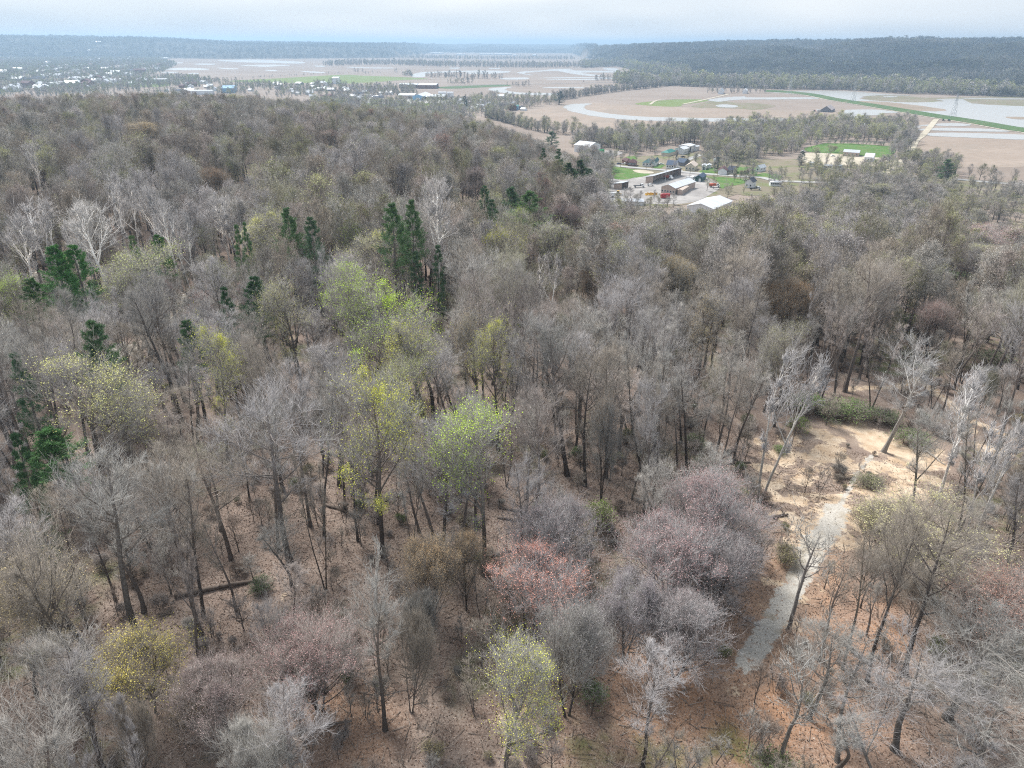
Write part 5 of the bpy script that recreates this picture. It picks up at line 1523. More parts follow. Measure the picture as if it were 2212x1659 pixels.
# the far town: small houses among trees
town_rng = np.random.default_rng(5)
TOWN_WALL = [M_WHITE, M_CREAM, M_GREYWOOD, M_BRICK, M_TAN]
TOWN_ROOF = [M_GREYROOF, M_DARKROOF, M_PALEROOF, M_MAROON, M_PALEROOF]
tw_mesh = []
for k in range(5):
    w, l = (9, 13, 11, 10, 12)[k], (13, 16, 15, 18, 14)[k]
    h, rh = (3.2, 4.4, 3.0, 5.0, 3.4)[k], (2.6, 2.2, 2.8, 2.4, 3.0)[k]
    tw_mesh.append((gable_walls(w, l, h, rh, 'y').mesh('town_wall', TOWN_WALL[k]), gable_roof(w, l, h + 0.02, rh, 0.5, 0.25, 'y').mesh('town_roof', TOWN_ROOF[k])))
TOWN_LOOK = ['white house with grey roof', 'cream house with dark roof', 'grey house with pale roof', 'brick house with maroon roof', 'tan house with pale roof']
town_areas = [(z1((0, 160), (500, 150), (900, 200), (1100, 260), (900, 340), (1300, 360), (700, 400), (0, 440)), 165, 'far left town', 1.45),
              (z1((1100, 370), (1500, 360), (1650, 420), (1300, 440), (1000, 420)), 16, 'town behind the ridge', 1.0),
              (z1((1750, 370), (2212, 370), (2212, 480), (1900, 450)), 26, 'town left of works', 0.95),
              (z2((0, 400), (350, 420), (330, 475), (100, 490), (0, 500)), 18, 'town beside works', 0.95),
              (z2((700, 480), (1000, 500), (1360, 500), (1200, 545), (900, 560), (700, 530)), 22, 'gardens before dry field', 0.85),
              (z2((1860, 200), (2080, 215), (2060, 245), (1820, 235)), 6, 'foot of the far hill', 1.3)]
def in_poly(x, y, P):
    c = np.zeros(np.shape(x), bool)
    n = len(P)
    for i in range(n):
        xi, yi = P[i]; xj, yj = P[i - 1]
        hit = ((yi > y) != (yj > y)) & (x < (xj - xi) * (y - yi) / (yj - yi + 1e-12) + xi)
        c ^= hit
    return c
def area_pts(poly, n, g, min_d=0.0):
    P = np.array(poly)
    out = []
    tries = 0
    while len(out) < n and tries < 40 * n:
        tries += 1
        u, v = g.uniform(P[:, 0].min(), P[:, 0].max()), g.uniform(P[:, 1].min(), P[:, 1].max())
        if not in_poly(u, v, poly):
            continue
        p = valley_at(u, v)
        if min_d and any((p[0] - q[0]) ** 2 + (p[1] - q[1]) ** 2 < min_d ** 2 for q in out):
            continue
        out.append(p)
    return out
TOWN = []
for poly, cnt, where, sc in town_areas:
    for p in area_pts(poly, cnt, town_rng, 16):
        k = int(town_rng.integers(5)) if town_rng.random() > 0.45 else 0
        zz = float(height(p[0], p[1]))
        e = obj('town_house', None, None, (p[0], p[1], zz + 0.4), town_rng.choice([0.3, 0.3 + math.pi / 2, 1.0]) + town_rng.normal(0, 0.1))
        s = sc * town_rng.uniform(0.8, 1.35)
        e.scale = (s, s, s)
        obj('wall', tw_mesh[k][0], e); obj('roof', tw_mesh[k][1], e)
        P_ = np.array(poly); uu, vv_, _ = project(p)
        part_ = ['left end', 'middle', 'right end'][int(np.clip((uu[0] - P_[:, 0].min()) / np.ptp(P_[:, 0]) * 3, 0, 2))]
        row_ = 'far' if vv_[0] < P_[:, 1].mean() else 'near'
        tag(e, '%s, %s %s, %s' % (TOWN_LOOK[k], row_, part_, where), 'house', 'houses of the %s' % where)
        TOWN.append((e['label'], float(uu[0]), e))
_ones = ['first', 'second', 'third', 'fourth', 'fifth', 'sixth', 'seventh', 'eighth', 'ninth', 'tenth', 'eleventh', 'twelfth', 'thirteenth', 'fourteenth', 'fifteenth', 'sixteenth', 'seventeenth', 'eighteenth', 'nineteenth', 'twentieth']
_ones += ['twenty-' + q for q in _ones[:9]] + ['thirtieth'] + ['thirty-' + q for q in _ones[:9]]
for lab_ in {q[0] for q in TOWN}:
    same = sorted([q for q in TOWN if q[0] == lab_], key=lambda q: q[1])
    if len(same) > 1:
        for k, q in enumerate(same):
            q[2]['label'] = lab_ + ', %s from left' % _ones[min(k, 38)]
ORDN = ['first', 'second', 'third', 'fourth', 'fifth', 'sixth', 'seventh', 'eighth', 'ninth', 'tenth', 'eleventh', 'twelfth']
# large flat sheds of the far town
for k, (x, y, x2, lab) in enumerate([(700, 178, 630, 'first'), (560, 148, 490, 'second'), (215, 156, 40, 'third'), (1085, 212, 1035, 'fourth'), (830, 240, 700, 'fifth'), (590, 228, 500, 'sixth'), (960, 162, 930, 'seventh'), (540, 350, 450, 'eighth'), (345, 385, 250, 'ninth'), (1080, 360, 880, 'tenth'), (790, 360, 690, 'eleventh'), (1380, 440, 1235, 'twelfth')]):
    house('flat_shed', p1(x, y), p1(x2, y + 1), p1(x + 5, y - 4), 7, 0.8, M_WHITE, M_PALEROOF, 'long white flat-roofed shed in the far left town, %s from the left' % ORDN[sorted([700, 560, 215, 1085, 830, 590, 960, 540, 345, 1080, 790, 1380]).index(x)], 'shed', ridge='x', group='flat sheds of the far left town')
for k, (x, y, x2) in enumerate([(430, 172, 190), (545, 176, 440), (660, 176, 570), (325, 198, 270), (800, 186, 740), (801, 166, 770), (1100, 184, 985), (980, 182, 890), (1130, 192, 1115), (1260, 190, 1235), (1500, 152, 1455), (1560, 154, 1520)]):
    house('flat_shed', p2(x, y), p2(x2, y + 0.5), p2(x + 4, y - 3), 10, 0.8, M_WHITE, M_PALEROOF, 'white industrial shed far off in mid valley, %s from the left' % ORDN[sorted([430, 545, 660, 325, 800, 801, 1100, 980, 1130, 1260, 1500, 1560]).index(x)], 'shed', ridge='x', group='far industrial sheds in mid valley')

# ------------------------------------------------------------------ vehicles, poles and gear
def wheels(e, xs, ys, r, w=0.28):
    for x in xs:
        for y in ys:
            t = MB().cyl((x, y, r), 1, r, w, 12).build('wheel', M_TYRE, e)
            MB().cyl((x, y + (0.15 if y > 0 else -0.15) * w / 0.28, r), 1, r * 0.55, 0.03, 10).build('rim', M_STEEL, t)

def vehicle(name, p, ang, kind, m, label, cat):
    e = root_at(name, p, ang, 0.5)
    if kind == 'pickup':
        MB().prism([(-2.7, 0.45), (2.7, 0.45), (2.75, 0.95), (1.6, 1.08), (-2.7, 1.05)], -0.95, 0.95).build('body', m, e)
        c = MB().prism([(-0.55, 1.055), (1.55, 1.085), (0.95, 1.78), (-0.4, 1.8)], -0.82, 0.82).build('cab', m, e)
        MB().prism([(-0.45, 1.25), (1.3, 1.25), (0.92, 1.68), (-0.36, 1.68)], -0.84, 0.84).build('window', M_GLASS, c)
        MB().box(-2.6, -0.7, -0.78, 0.78, 1.055, 1.075).build('bed', M_BLACK, e)
        wheels(e, (-1.75, 1.75), (-0.9, 0.9), 0.42)
    elif kind == 'car':
        MB().prism([(-2.3, 0.35), (2.3, 0.35), (2.3, 0.75), (1.2, 0.92), (-2.2, 0.95)], -0.88, 0.88).build('body', m, e)
        c = MB().prism([(-1.9, 0.93), (1.1, 0.925), (0.4, 1.42), (-1.3, 1.45)], -0.76, 0.76).build('cab', m, e)
        MB().prism([(-1.65, 1.0), (0.85, 1.0), (0.36, 1.36), (-1.2, 1.38)], -0.78, 0.78).build('window', M_GLASS, c)
        wheels(e, (-1.4, 1.4), (-0.82, 0.82), 0.33, 0.22)
    elif kind == 'flatbed':
        MB().box(-4.2, 3.6, -0.5, 0.5, 0.75, 0.98).build('chassis', M_BLACK, e)
        MB().box(-4.4, 1.1, -1.2, 1.2, 1.0, 1.22).build('bed', M_BLACK, e)
        MB().box(0.85, 1.1, -1.2, 1.2, 1.225, 2.3).build('headboard', M_BLACK, e)
        c = MB().prism([(1.3, 0.7), (3.9, 0.7), (3.9, 1.35), (3.0, 1.5), (2.7, 2.4), (1.3, 2.45)], -1.05, 1.05).build('cab', m, e)
        MB().prism([(1.7, 1.6), (2.93, 1.6), (2.68, 2.25), (1.7, 2.25)], -1.07, 1.07).build('window', M_GLASS, c)
        wheels(e, (-3.2, 2.9), (-0.95, 0.95), 0.48, 0.34)
    elif kind == 'lorry':
        MB().box(-4.0, 3.6, -0.5, 0.5, 0.75, 1.0).build('chassis', M_BLACK, e)
        MB().prism([(-4.1, 1.02), (0.9, 1.02), (1.2, 2.6), (-4.3, 2.4)], -1.2, 1.2).build('tipper_body', M_VORANGE, e)
        c = MB().prism([(1.4, 0.7), (4.1, 0.7), (4.1, 1.5), (3.1, 1.7), (2.8, 2.75), (1.4, 2.8)], -1.15, 1.15).build('cab', m, e)
        MB().prism([(1.8, 1.8), (3.02, 1.8), (2.78, 2.55), (1.8, 2.55)], -1.17, 1.17).build('window', M_GLASS, c)
        wheels(e, (-3.2, -2.1, 3.0), (-1.0, 1.0), 0.5, 0.36)
    elif kind == 'trailer':
        MB().box(-3.5, 3.2, -1.2, 1.2, 0.8, 3.2).build('body', m, e)
        MB().box(3.2, 4.6, -0.08, 0.08, 0.8, 0.95).build('drawbar', M_BLACK, e)
        wheels(e, (-0.9, 0.1), (-1.1, 1.1), 0.42)
    elif kind == 'loader':
        MB().prism([(-2.4, 0.8), (1.2, 0.8), (1.2, 1.5), (-0.4, 1.7), (-2.4, 1.75)], -0.9, 0.9).build('body', m, e)
        c = MB().box(-0.6, 0.9, -0.75, 0.75, 1.72, 2.9).build('cab', M_BLACK, e)
        MB().box(-0.7, 1.0, -0.85, 0.85, 2.905, 3.0).build('cab_roof', m, c)
        MB().bar((1.0, -0.5, 1.3), (3.0, -0.5, 0.8), 0.14).bar((1.0, 0.5, 1.3), (3.0, 0.5, 0.8), 0.14).build('lift_arm', m, e)
        MB().prism([(2.9, 0.15), (3.8, 0.15), (3.3, 0.55), (3.1, 1.1), (2.9, 1.1)], -1.2, 1.2).build('bucket', M_STEEL, e)
        wheels(e, (-1.5, 1.3), (-0.95, 0.95), 0.7, 0.5)
    elif kind == 'tractor':
        MB().prism([(-0.4, 0.8), (2.2, 0.8), (2.2, 1.5), (-0.4, 1.6)], -0.45, 0.45).build('bonnet', m, e)
        MB().box(-1.3, -0.3, -0.7, 0.7, 0.9, 2.5).build('cab', M_GLASS, e)
        MB().box(-1.4, -0.2, -0.8, 0.8, 2.505, 2.62).build('cab_roof', m, e)
        wheels(e, (-0.9,), (-0.95, 0.95), 0.85, 0.45)
        wheels(e, (1.7,), (-0.8, 0.8), 0.5, 0.3)
    return tag(e, label, cat)

va = lambda q: valley_at(*q)
VE = [
    ('flatbed_truck', q1(720, 612), 0.05, 'flatbed', M_VWHITE, 'black flatbed truck with white cab in the works yard', 'truck'),
    ('pickup_truck', q1(960, 580), 0.25, 'pickup', M_VWHITE, 'white pickup by the end wall of the long shed', 'pickup'),
    ('dump_truck', q1(1360, 430), -0.9, 'lorry', M_VWHITE, 'white and orange dump truck in front of the long shed', 'truck'),
    ('pickup_truck', q1(1790, 430), 0.9, 'pickup', M_VWHITE, 'white pickup left of the dark green shed', 'pickup'),
    ('utility_truck', q1(1890, 465), 1.1, 'trailer', M_VWHITE, 'white box trailer beside the dark green shed', 'trailer'),
    ('wheel_loader', q1(245, 790), -0.35, 'loader', M_YELLOW, 'yellow loader in front of the small open shed', 'loader'),
    ('storage_tank_trailer', q1(140, 835), 0.1, 'trailer', M_VWHITE, 'small white box trailer below the yellow loader', 'trailer'),
    ('parked_car', q1(1205, 112), 0.1, 'car', M_VWHITE, 'white car parked behind the teal-roofed house', 'car'),
    ('parked_car', q1(275, 108), 0.1, 'car', M_VBLUE, 'dark blue car by the maroon-roofed house', 'car'),
    ('parked_car', q1(400, 108), 0.1, 'pickup', M_VWHITE, 'white pickup by the brown brick house', 'pickup'),
    ('parked_car', q3(570, 510), 0.1, 'car', M_VWHITE, 'white car on the side street', 'car'),
    ('parked_car', q3(655, 470), 0.3, 'car', M_BLACK, 'black car near the white shop', 'car'),
    ('crane_truck', q4(830, 460), -0.1, 'lorry', M_VWHITE, 'white service truck on the curved drive by the lawn', 'truck'),
    ('pickup_truck', q4(1735, 520), 0.0, 'flatbed', M_VWHITE, 'white truck beside the pale blue-white house', 'truck'),
    ('parked_car', q6(622, 448), 0.1, 'car', M_VWHITE, 'white car left of the long grey-roofed barn', 'car'),
    ('parked_car', q6(65, 360), 0.1, 'car', M_VWHITE, 'white car at the left end of the bright lawn', 'car'),
    ('parked_car', q6(335, 365), 0.1, 'car', M_BLACK, 'black car under the lawn-side tree', 'car'),
    ('pickup_truck', q6(1655, 505), 0.3, 'pickup', M_VWHITE, 'white pickup at the right end of the bright lawn', 'pickup'),
    ('farm_tractor', q2(850, 455), 0.2, 'tractor', M_VGREEN, 'green tractor beside the tall white barn', 'tractor'),
    ('farm_trailer', q2(830, 440), 0.1, 'trailer', M_VGREEN, 'green wagon in the yard of the tall white barn', 'trailer'),
    ('farm_truck', q2(720, 465), 0.0, 'flatbed', M_BLACK, 'black flatbed beside the tall white barn', 'truck'),
    ('farm_tractor', p3(855, 552), 0.4, 'tractor', M_VORANGE, 'red tractor left of the grey field barn', 'tractor'),
    ('farm_trailer', p3(880, 552), 0.2, 'trailer', M_VWHITE, 'white wagon beside the grey field barn', 'trailer'),
    ('farm_tractor', p3(1690, 612), 0.2, 'tractor', M_VGREEN, 'green tractor at the foot of the levee, left', 'tractor'),
    ('farm_tractor', p3(1725, 614), 0.5, 'tractor', M_VGREEN, 'green tractor at the foot of the levee, right', 'tractor'),
    ('farm_tractor', p2(1570, 357), 0.5, 'tractor', M_VORANGE, 'red tractor on the far valley road', 'tractor'),
]
for name, q, ang, kind, m, lab, cat in VE:
    vehicle(name, va(q), ang, kind, m, lab, cat)

def container(p, rz, m, label):
    e = root_at('red_container', p, rz, 0.5)
    MB().box(-3.2, 3.2, -1.2, 1.2, 0.1, 2.7).build('body', m, e)
    for i in range(13):
        x = -3.0 + i * 0.5
        MB().box(x - 0.1, x + 0.1, -1.28, -1.203, 0.2, 2.6).build('rib', m, e)
    return tag(e, label, 'container')
container(va(q1(1290, 850)), 0.1, M_RED, 'red steel container before the workshop front')
for k in range(6):
    p = va(q1(880 + k * 40, 790 - (k % 2) * 12))
    e = root_at('plough_blade', p, 0.4 + 0.1 * k, 0.4)
    a = [(0.45 * math.cos(t) - 0.45, 0.75 + 0.75 * math.sin(t)) for t in np.linspace(-1.3, 1.3, 7)]
    b = [(x - 0.12, z) for x, z in a[::-1]]
    MB().prism(a + b, -1.5, 1.5).build('mouldboard', M_YELLOW, e)
    MB().bar((-0.4, -0.5, 0.5), (-1.6, 0, 0.35), 0.09).bar((-0.4, 0.5, 0.5), (-1.6, 0, 0.35), 0.09).build('push_frame', M_YELLOW, e)
    tag(e, 'yellow snow plough blade in the row before the workshop, %s from the left' % ORDN[k], 'plough blade', 'yellow plough blades in the yard')

def pole(p, h, label, rz=0.3, light=False):
    e = root_at('utility_pole', p, rz, 0.2)
    MB().bar((0, 0, -0.5), (0, 0, h), 0.16, 8, 0.10).build('pole', M_WOODPOLE if not light else M_STEEL, e)
    MB().box(-1.1, 1.1, -0.07, 0.07, h - 0.9, h - 0.75).build('crossarm', M_WOODPOLE, e)
    for x in (-1.0, 0.0, 1.0):
        MB().cyl((x, 0, h - 0.65), 2, 0.06, 0.2, 8).build('insulator', M_VWHITE, e)
    return tag(e, label, 'utility pole')
for q, h, lab, lt in [(q1(1292, 522), 11, 'pale utility pole in front of the long shed', True), (q1(1838, 352), 10, 'dark utility pole at the yard entrance', False), (q1(305, 165), 9, 'utility pole by the maroon-roofed house', False), (q1(872, 215), 9, 'utility pole before the teal-roofed house', False),
                      (q3(1510, 830), 11, 'utility pole beside the white garage', False), (q3(1410, 880), 9, 'utility pole left of the white garage', False), (q3(1085, 800), 6, 'short pale post on the roadside lawn', True), (q4(1100, 330), 6, 'short pale post on the bright roadside verge', True), (q3(560, 400), 8, 'utility pole before the white shop', False)]:
    pole(va(q), h, lab, light=lt)
e = root_at('pole_sign', va(q3(1345, 700)), 0.1, 0.3)
MB().bar((0, 0, 0), (0, 0, 8), 0.15, 8).build('pole', M_STEEL, e)
MB().box(-1.3, 1.3, -0.2, 0.2, 5.2, 8.2).build('panel', M_VWHITE, e)
tag(e, 'white panel sign on a tall pole left of the dark conifer', 'sign')

def pylon(p, h, rz, label):
    e = root_at('power_pylon', p, rz, 0.2)
    w = h * 0.1
    for sx, sy in ((-1, -1), (1, -1), (1, 1), (-1, 1)):
        MB().bar((sx * w, sy * w, 0), (sx * 0.4, sy * 0.4, h * 0.96), 0.17, 5, 0.1).build('leg', M_STEEL, e)
    m = MB()
    for k in range(7):
        z0, z1_ = h * 0.96 * k / 7, h * 0.96 * (k + 1) / 7
        a, b = w + (0.4 - w) * k / 7, w + (0.4 - w) * (k + 1) / 7
        for s in (-1, 1):
            m.bar((-a, s * a, z0), (b, s * b, z1_), 0.08, 4).bar((a, s * a, z0), (-b, s * b, z1_), 0.08, 4)
            m.bar((s * a, -a, z0), (s * b, b, z1_), 0.08, 4).bar((s * a, a, z0), (s * b, -b, z1_), 0.08, 4)
    m.build('lattice', M_STEEL, e)
    for z, l in ((0.72, 0.2), (0.84, 0.17), (0.95, 0.13)):
        MB().bar((-h * l, 0, h * z), (h * l, 0, h * z), 0.16, 5).bar((-h * l, 0, h * z), (0, 0, h * (z + 0.04)), 0.09, 4).bar((h * l, 0, h * z), (0, 0, h * (z + 0.04)), 0.09, 4).build('crossarm', M_STEEL, e)
    return tag(e, label, 'pylon')
pylon(va(p3(690, 437)), 40, 0.6, 'lattice power pylon by the river trees, left one')
pylon(va(p3(1100, 494)), 38, 0.6, 'lattice power pylon behind the levee, middle one')
pylon(va(p3(1745, 600)), 36, 0.6, 'lattice power pylon near the levee bend, right one')
# ------------------------------------------------------------------ trees and brush of the valley and the far hills
gv_ = np.random.default_rng(77)
VT = dict(p=[], i=[], r=[], s=[], t=[], l=[])
MASS = FAR + TINY
MASS_ME = [one_mesh(t, 'valley_tree') for t in MASS]
def add_trees(P, H, wide=0.5, palette=None, under=0.7, leafp=0.35, leafcol=(0.27, 0.27, 0.13), tiny=False, on_ground=True):
    P = np.atleast_2d(P)
    if len(P) == 0:
        return
    if under and not tiny and H > 8:      # bushes fill the space under the crowns
        Q = P[gv_.random(len(P)) < under] + np.append(gv_.normal(0, 3.0, 2), 0)
        if len(Q):
            Q[:, 2] = height(Q[:, 0], Q[:, 1])
            add_trees(Q, H * 0.42, wide * 2.2, palette, 0, leafp, leafcol, tiny)
    n = len(P)
    h = gv_.normal(H, H * 0.16, n) * (1 + 0.5 * fbm(P[:, 0] / 45.0, P[:, 1] / 45.0, 2, 71))
    h = h.clip(H * 0.4, H * 1.5)
    far = tiny | (np.hypot(P[:, 0], P[:, 1]) > 1500)
    idx = np.where(far, 3 + gv_.integers(0, 3, n), gv_.integers(0, 3, n))
    mh = np.array([t.H for t in MASS])[idx]; mw = np.array([t.W for t in MASS])[idx]
    w = h * wide * gv_.uniform(0.8, 1.3, n)
    pal = np.array(palette or [(0.36, 0.33, 0.30), (0.32, 0.30, 0.28), (0.38, 0.34, 0.31), (0.30, 0.28, 0.24)])
    t = pal[gv_.integers(0, len(pal), n)] * gv_.normal(1, 0.12, (n, 1)) * (1 + (1.1 * fbm(P[:, 0] / 210.0, P[:, 1] / 210.0, 3, 61) if tiny else 0.0 * P[:, 0])).clip(0.45, 1.9)[:, None]
    lf = np.where((gv_.random(n) < leafp)[:, None], np.array(leafcol)[None] * gv_.normal(1, 0.2, (n, 1)).clip(0.5, 1.6), t)
    VT['p'].append(np.column_stack([P[:, 0], P[:, 1], P[:, 2] - 0.2])); VT['i'].append(idx); VT['r'].append(gv_.random(n) * 6.283)
    VT['s'].append(np.column_stack([w / mw, w / mw, h / mh])); VT['t'].append(t); VT['l'].append(lf)
def area_trees(poly, spacing, H, **k):
    W = np.array([valley_at(u, v)[:2] for u, v in poly])
    x0, x1, y0, y1 = W[:, 0].min(), W[:, 0].max(), W[:, 1].min(), W[:, 1].max()
    X, Y = np.meshgrid(np.arange(x0, x1, spacing), np.arange(y0, y1, spacing))
    X = (X + gv_.uniform(-0.5, 0.5, X.shape) * spacing).ravel(); Y = (Y + gv_.uniform(-0.5, 0.5, Y.shape) * spacing).ravel()
    m = in_poly(X, Y, [tuple(q) for q in W])
    m &= fbm(X / (spacing * 5), Y / (spacing * 5), 2, 13) + gv_.normal(0, 0.12, X.shape) > k.pop('gap', -9)
    X, Y = X[m], Y[m]
    if 'keep' in k:
        m = gv_.random(len(X)) < k.pop('keep'); X, Y = X[m], Y[m]
    add_trees(np.column_stack([X, Y, height(X, Y)]), H, **k)
def line_trees(pts, spacing, H, depth=0.0, rows=1, **k):
    P = np.array([valley_at(u, v)[:2] for u, v in pts])
    P = smooth_poly(P, 12, closed=False)
    seg = np.concatenate([[0], np.cumsum(np.linalg.norm(np.diff(P, axis=0), axis=1))])
    out = []
    for r in range(rows):
        s = np.arange(gv_.random() * spacing, seg[-1], spacing) + gv_.normal(0, spacing * 0.3, len(np.arange(0, seg[-1], spacing)) + 2)[:len(np.arange(gv_.random() * 0, seg[-1], spacing))][:1]
        q = np.column_stack([np.interp(s, seg, P[:, 0]), np.interp(s, seg, P[:, 1])])
        d = q / np.linalg.norm(q, axis=1, keepdims=True)
        q = q + d * (depth * (r + gv_.random((len(q), 1))) / max(rows, 1)) + gv_.normal(0, spacing * 0.3, q.shape)
        out.append(q)
    q = np.vstack(out)
    add_trees(np.column_stack([q, height(q[:, 0], q[:, 1])]), H, **k)
OLV = dict(leafp=0.55, leafcol=(0.36, 0.37, 0.16))
# river belt across the valley
line_trees(z3((-450, 372), (-150, 382), (0, 388), (300, 398), (700, 408), (1100, 414), (1400, 434), (1700, 443), (2300, 462)), 9, 25, 130, 8, palette=[(0.40, 0.37, 0.33), (0.36, 0.34, 0.28), (0.42, 0.39, 0.36)], **OLV)
line_trees(z2((1560, 270), (1800, 262), (1950, 300), (2100, 320), (2250, 345)), 14, 24, 320, 10, **OLV)
line_trees(z2((-100, 256), (300, 250), (700, 262), (1200, 268), (1560, 268)), 16, 18, 420, 9, leafp=0.3)
line_trees(z2((300, 205), (900, 214), (1500, 214)), 22, 18, 500, 7, leafp=0.3)
line_trees(z2((1380, 478), (1470, 468), (1640, 440), (1900, 408), (2212, 375)), 9, 15, 14, 3, leafp=0.15)
line_trees(z3((0, 372), (120, 378)), 10, 15, 14, 3, leafp=0.15)
line_trees(z2((545, 328), (800, 336), (1040, 340)), 13, 17, 20, 2, leafp=0.1)
line_trees(z2((60, 306), (230, 304)), 16, 15, 12, 1, leafp=0.1); line_trees(z2((318, 298), (358, 298)), 16, 15, 6, 1, leafp=0.1); line_trees(z2((415, 318), (460, 322)), 10, 16, 30, 2)
line_trees(z2((1640, 350), (1750, 352)), 10, 16, 25, 2, leafp=0.1); line_trees(z2((1110, 386), (1215, 388)), 10, 11, 15, 2, leafp=0.1); line_trees(z2((1058, 384), (1085, 384)), 8, 9, 5, 1)
line_trees(z1((1480, 350), (1800, 328), (2100, 312), (2212, 306)), 16, 7, 10, 1, leafp=0.2)
line_trees(z2((1000, 262), (1300, 268)), 14, 12, 30, 2); line_trees(z2((690, 372), (850, 372)), 11, 11, 14, 2)
line_trees(z3((180, 430), (480, 434), (545, 430)), 14, 15, 30, 2, leafp=0.2)
# town trees
area_trees(z1((0, 130), (500, 120), (950, 170), (1150, 250), (1000, 320), (1300, 345), (1650, 380), (2212, 380), (2212, 500), (1500, 440), (0, 460)), 13, 12, keep=0.85, gap=-0.03, leafp=0.55, leafcol=(0.27, 0.31, 0.13))
area_trees(z1((0, 120), (900, 150), (900, 250), (500, 280), (0, 250)), 17, 13, keep=0.8, gap=0.02, leafp=0.4)
area_trees(z2((0, 385), (480, 400), (500, 440), (340, 470), (0, 490)), 15, 12, keep=0.6, leafp=0.4)
line_trees(z2((120, 425), (300, 428), (480, 432)), 11, 14, 30, 2, **OLV)
# gardens and hedges between wood, works and dry field
area_trees(z2((420, 505), (760, 490), (900, 468), (1200, 462), (1400, 470), (1380, 505), (1120, 545), (900, 568), (760, 600), (500, 560)), 10.5, 12, keep=0.62, **OLV)
area_trees(z2((-200, 505), (420, 505), (500, 560), (760, 600), (900, 640), (200, 640), (-200, 600)), 10, 14, keep=0.8, **OLV)
line_trees(z2((930, 590), (1100, 640), (1300, 690), (1500, 705)), 7, 14, 30, 3, **OLV)
# the wood between the white barn, the village and the flooded field
area_trees(z4((700, 200), (1100, 150), (1500, 135), (1900, 120), (2260, 110), (2260, 190), (1900, 200), (1500, 220), (1180, 240), (1000, 235), (740, 235)), 8.5, 17, keep=0.85, **OLV)
area_trees(z4((1800, 200), (2260, 180), (2260, 370), (2080, 370), (1990, 330), (1830, 320)), 9, 16, keep=0.8, leafp=0.45, leafcol=(0.33, 0.33, 0.14))
area_trees(z4((1060, 235), (1420, 215), (1450, 260), (1250, 290), (1150, 285)), 9, 15, keep=0.8, **OLV)
area_trees(z4((1010, 310), (1180, 300), (1200, 330), (1060, 355)), 8, 7, keep=0.8, leafp=0.3)
area_trees(z4((1250, 300), (1460, 290), (1430, 330), (1250, 330)), 13, 8, keep=0.6, **OLV)
area_trees(z4((1100, 330), (1700, 300), (2100, 360), (2200, 440), (1500, 380), (1300, 370)), 15, 7, keep=0.7, **OLV)
area_trees(z4((1000, 300), (1800, 270), (2240, 330), (2240, 470), (1900, 440), (1650, 425), (1050, 365)), 17, 9, keep=0.6, leafp=0.5, leafcol=(0.30, 0.32, 0.13))
area_trees(z5((0, 340), (600, 330), (1250, 345), (1600, 450), (2260, 520), (2260, 640), (1200, 560), (0, 540)), 13, 10, keep=0.7, gap=-0.1, **OLV)
area_trees(z4((1760, 470), (2000, 600), (2240, 520), (2240, 620), (2000, 680), (1850, 640)), 15, 7, keep=0.6, **OLV)
area_trees(z4((1640, 300), (1800, 290), (1900, 350), (1800, 400), (1700, 380)), 13, 8, keep=0.6, leafp=0.6, leafcol=(0.16, 0.22, 0.09))
area_trees(z5((-60, 60), (300, 60), (700, 40), (1380, 60), (1380, 160), (1250, 165), (690, 160), (640, 185), (540, 200), (480, 260), (-60, 330)), 8.5, 15, keep=0.85, leafp=0.5, leafcol=(0.42, 0.43, 0.17))
area_trees(z5((1230, 160), (1400, 150), (1380, 200), (1290, 290), (1200, 330), (1190, 300)), 8.5, 15, keep=0.8, leafp=0.3)
area_trees(z5((500, 330), (900, 350), (1200, 360), (1300, 330), (1500, 420), (1720, 460), (1500, 560), (1000, 560), (500, 500)), 10, 12, keep=0.6, **OLV)
line_trees(z5((690, 182), (900, 188), (1240, 205)), 5, 4.5, 6, 2, wide=0.9, leafp=0.7, leafcol=(0.10, 0.17, 0.06))
line_trees(z5((1730, 452), (1900, 466), (2260, 492)), 7, 11, 8, 1, leafp=0.2)
area_trees(z5((1300, 340), (1600, 330), (1740, 440), (1560, 450), (1350, 400)), 8, 14, keep=0.85, **OLV)
area_trees(z4((1100, 640), (1500, 660), (1640, 690), (1600, 760), (1050, 740)), 7, 9, keep=0.8, leafp=0.2)
# the wood's foot, between the slope and the yards
area_trees([(1325, 515), (1420, 510), (1480, 520), (1560, 490), (1640, 465), (1700, 436), (1770, 424), (1850, 420), (1950, 414), (2020, 430), (2080, 492), (2140, 545), (2290, 552), (2290, 600), (1325, 600)], 6.5, 15, keep=0.9, leafp=0.35, leafcol=(0.31, 0.30, 0.14))
area_trees(z5((1560, 560), (1800, 545), (2290, 570), (2290, 780), (1560, 780)), 8, 12, keep=0.85, leafp=0.35, leafcol=(0.33, 0.33, 0.16))
area_trees(z4((800, 330), (1030, 372), (1055, 500), (1045, 560), (1015, 650), (900, 660), (800, 460)), 7, 14, keep=0.9, leafp=0.3, leafcol=(0.27, 0.27, 0.13))
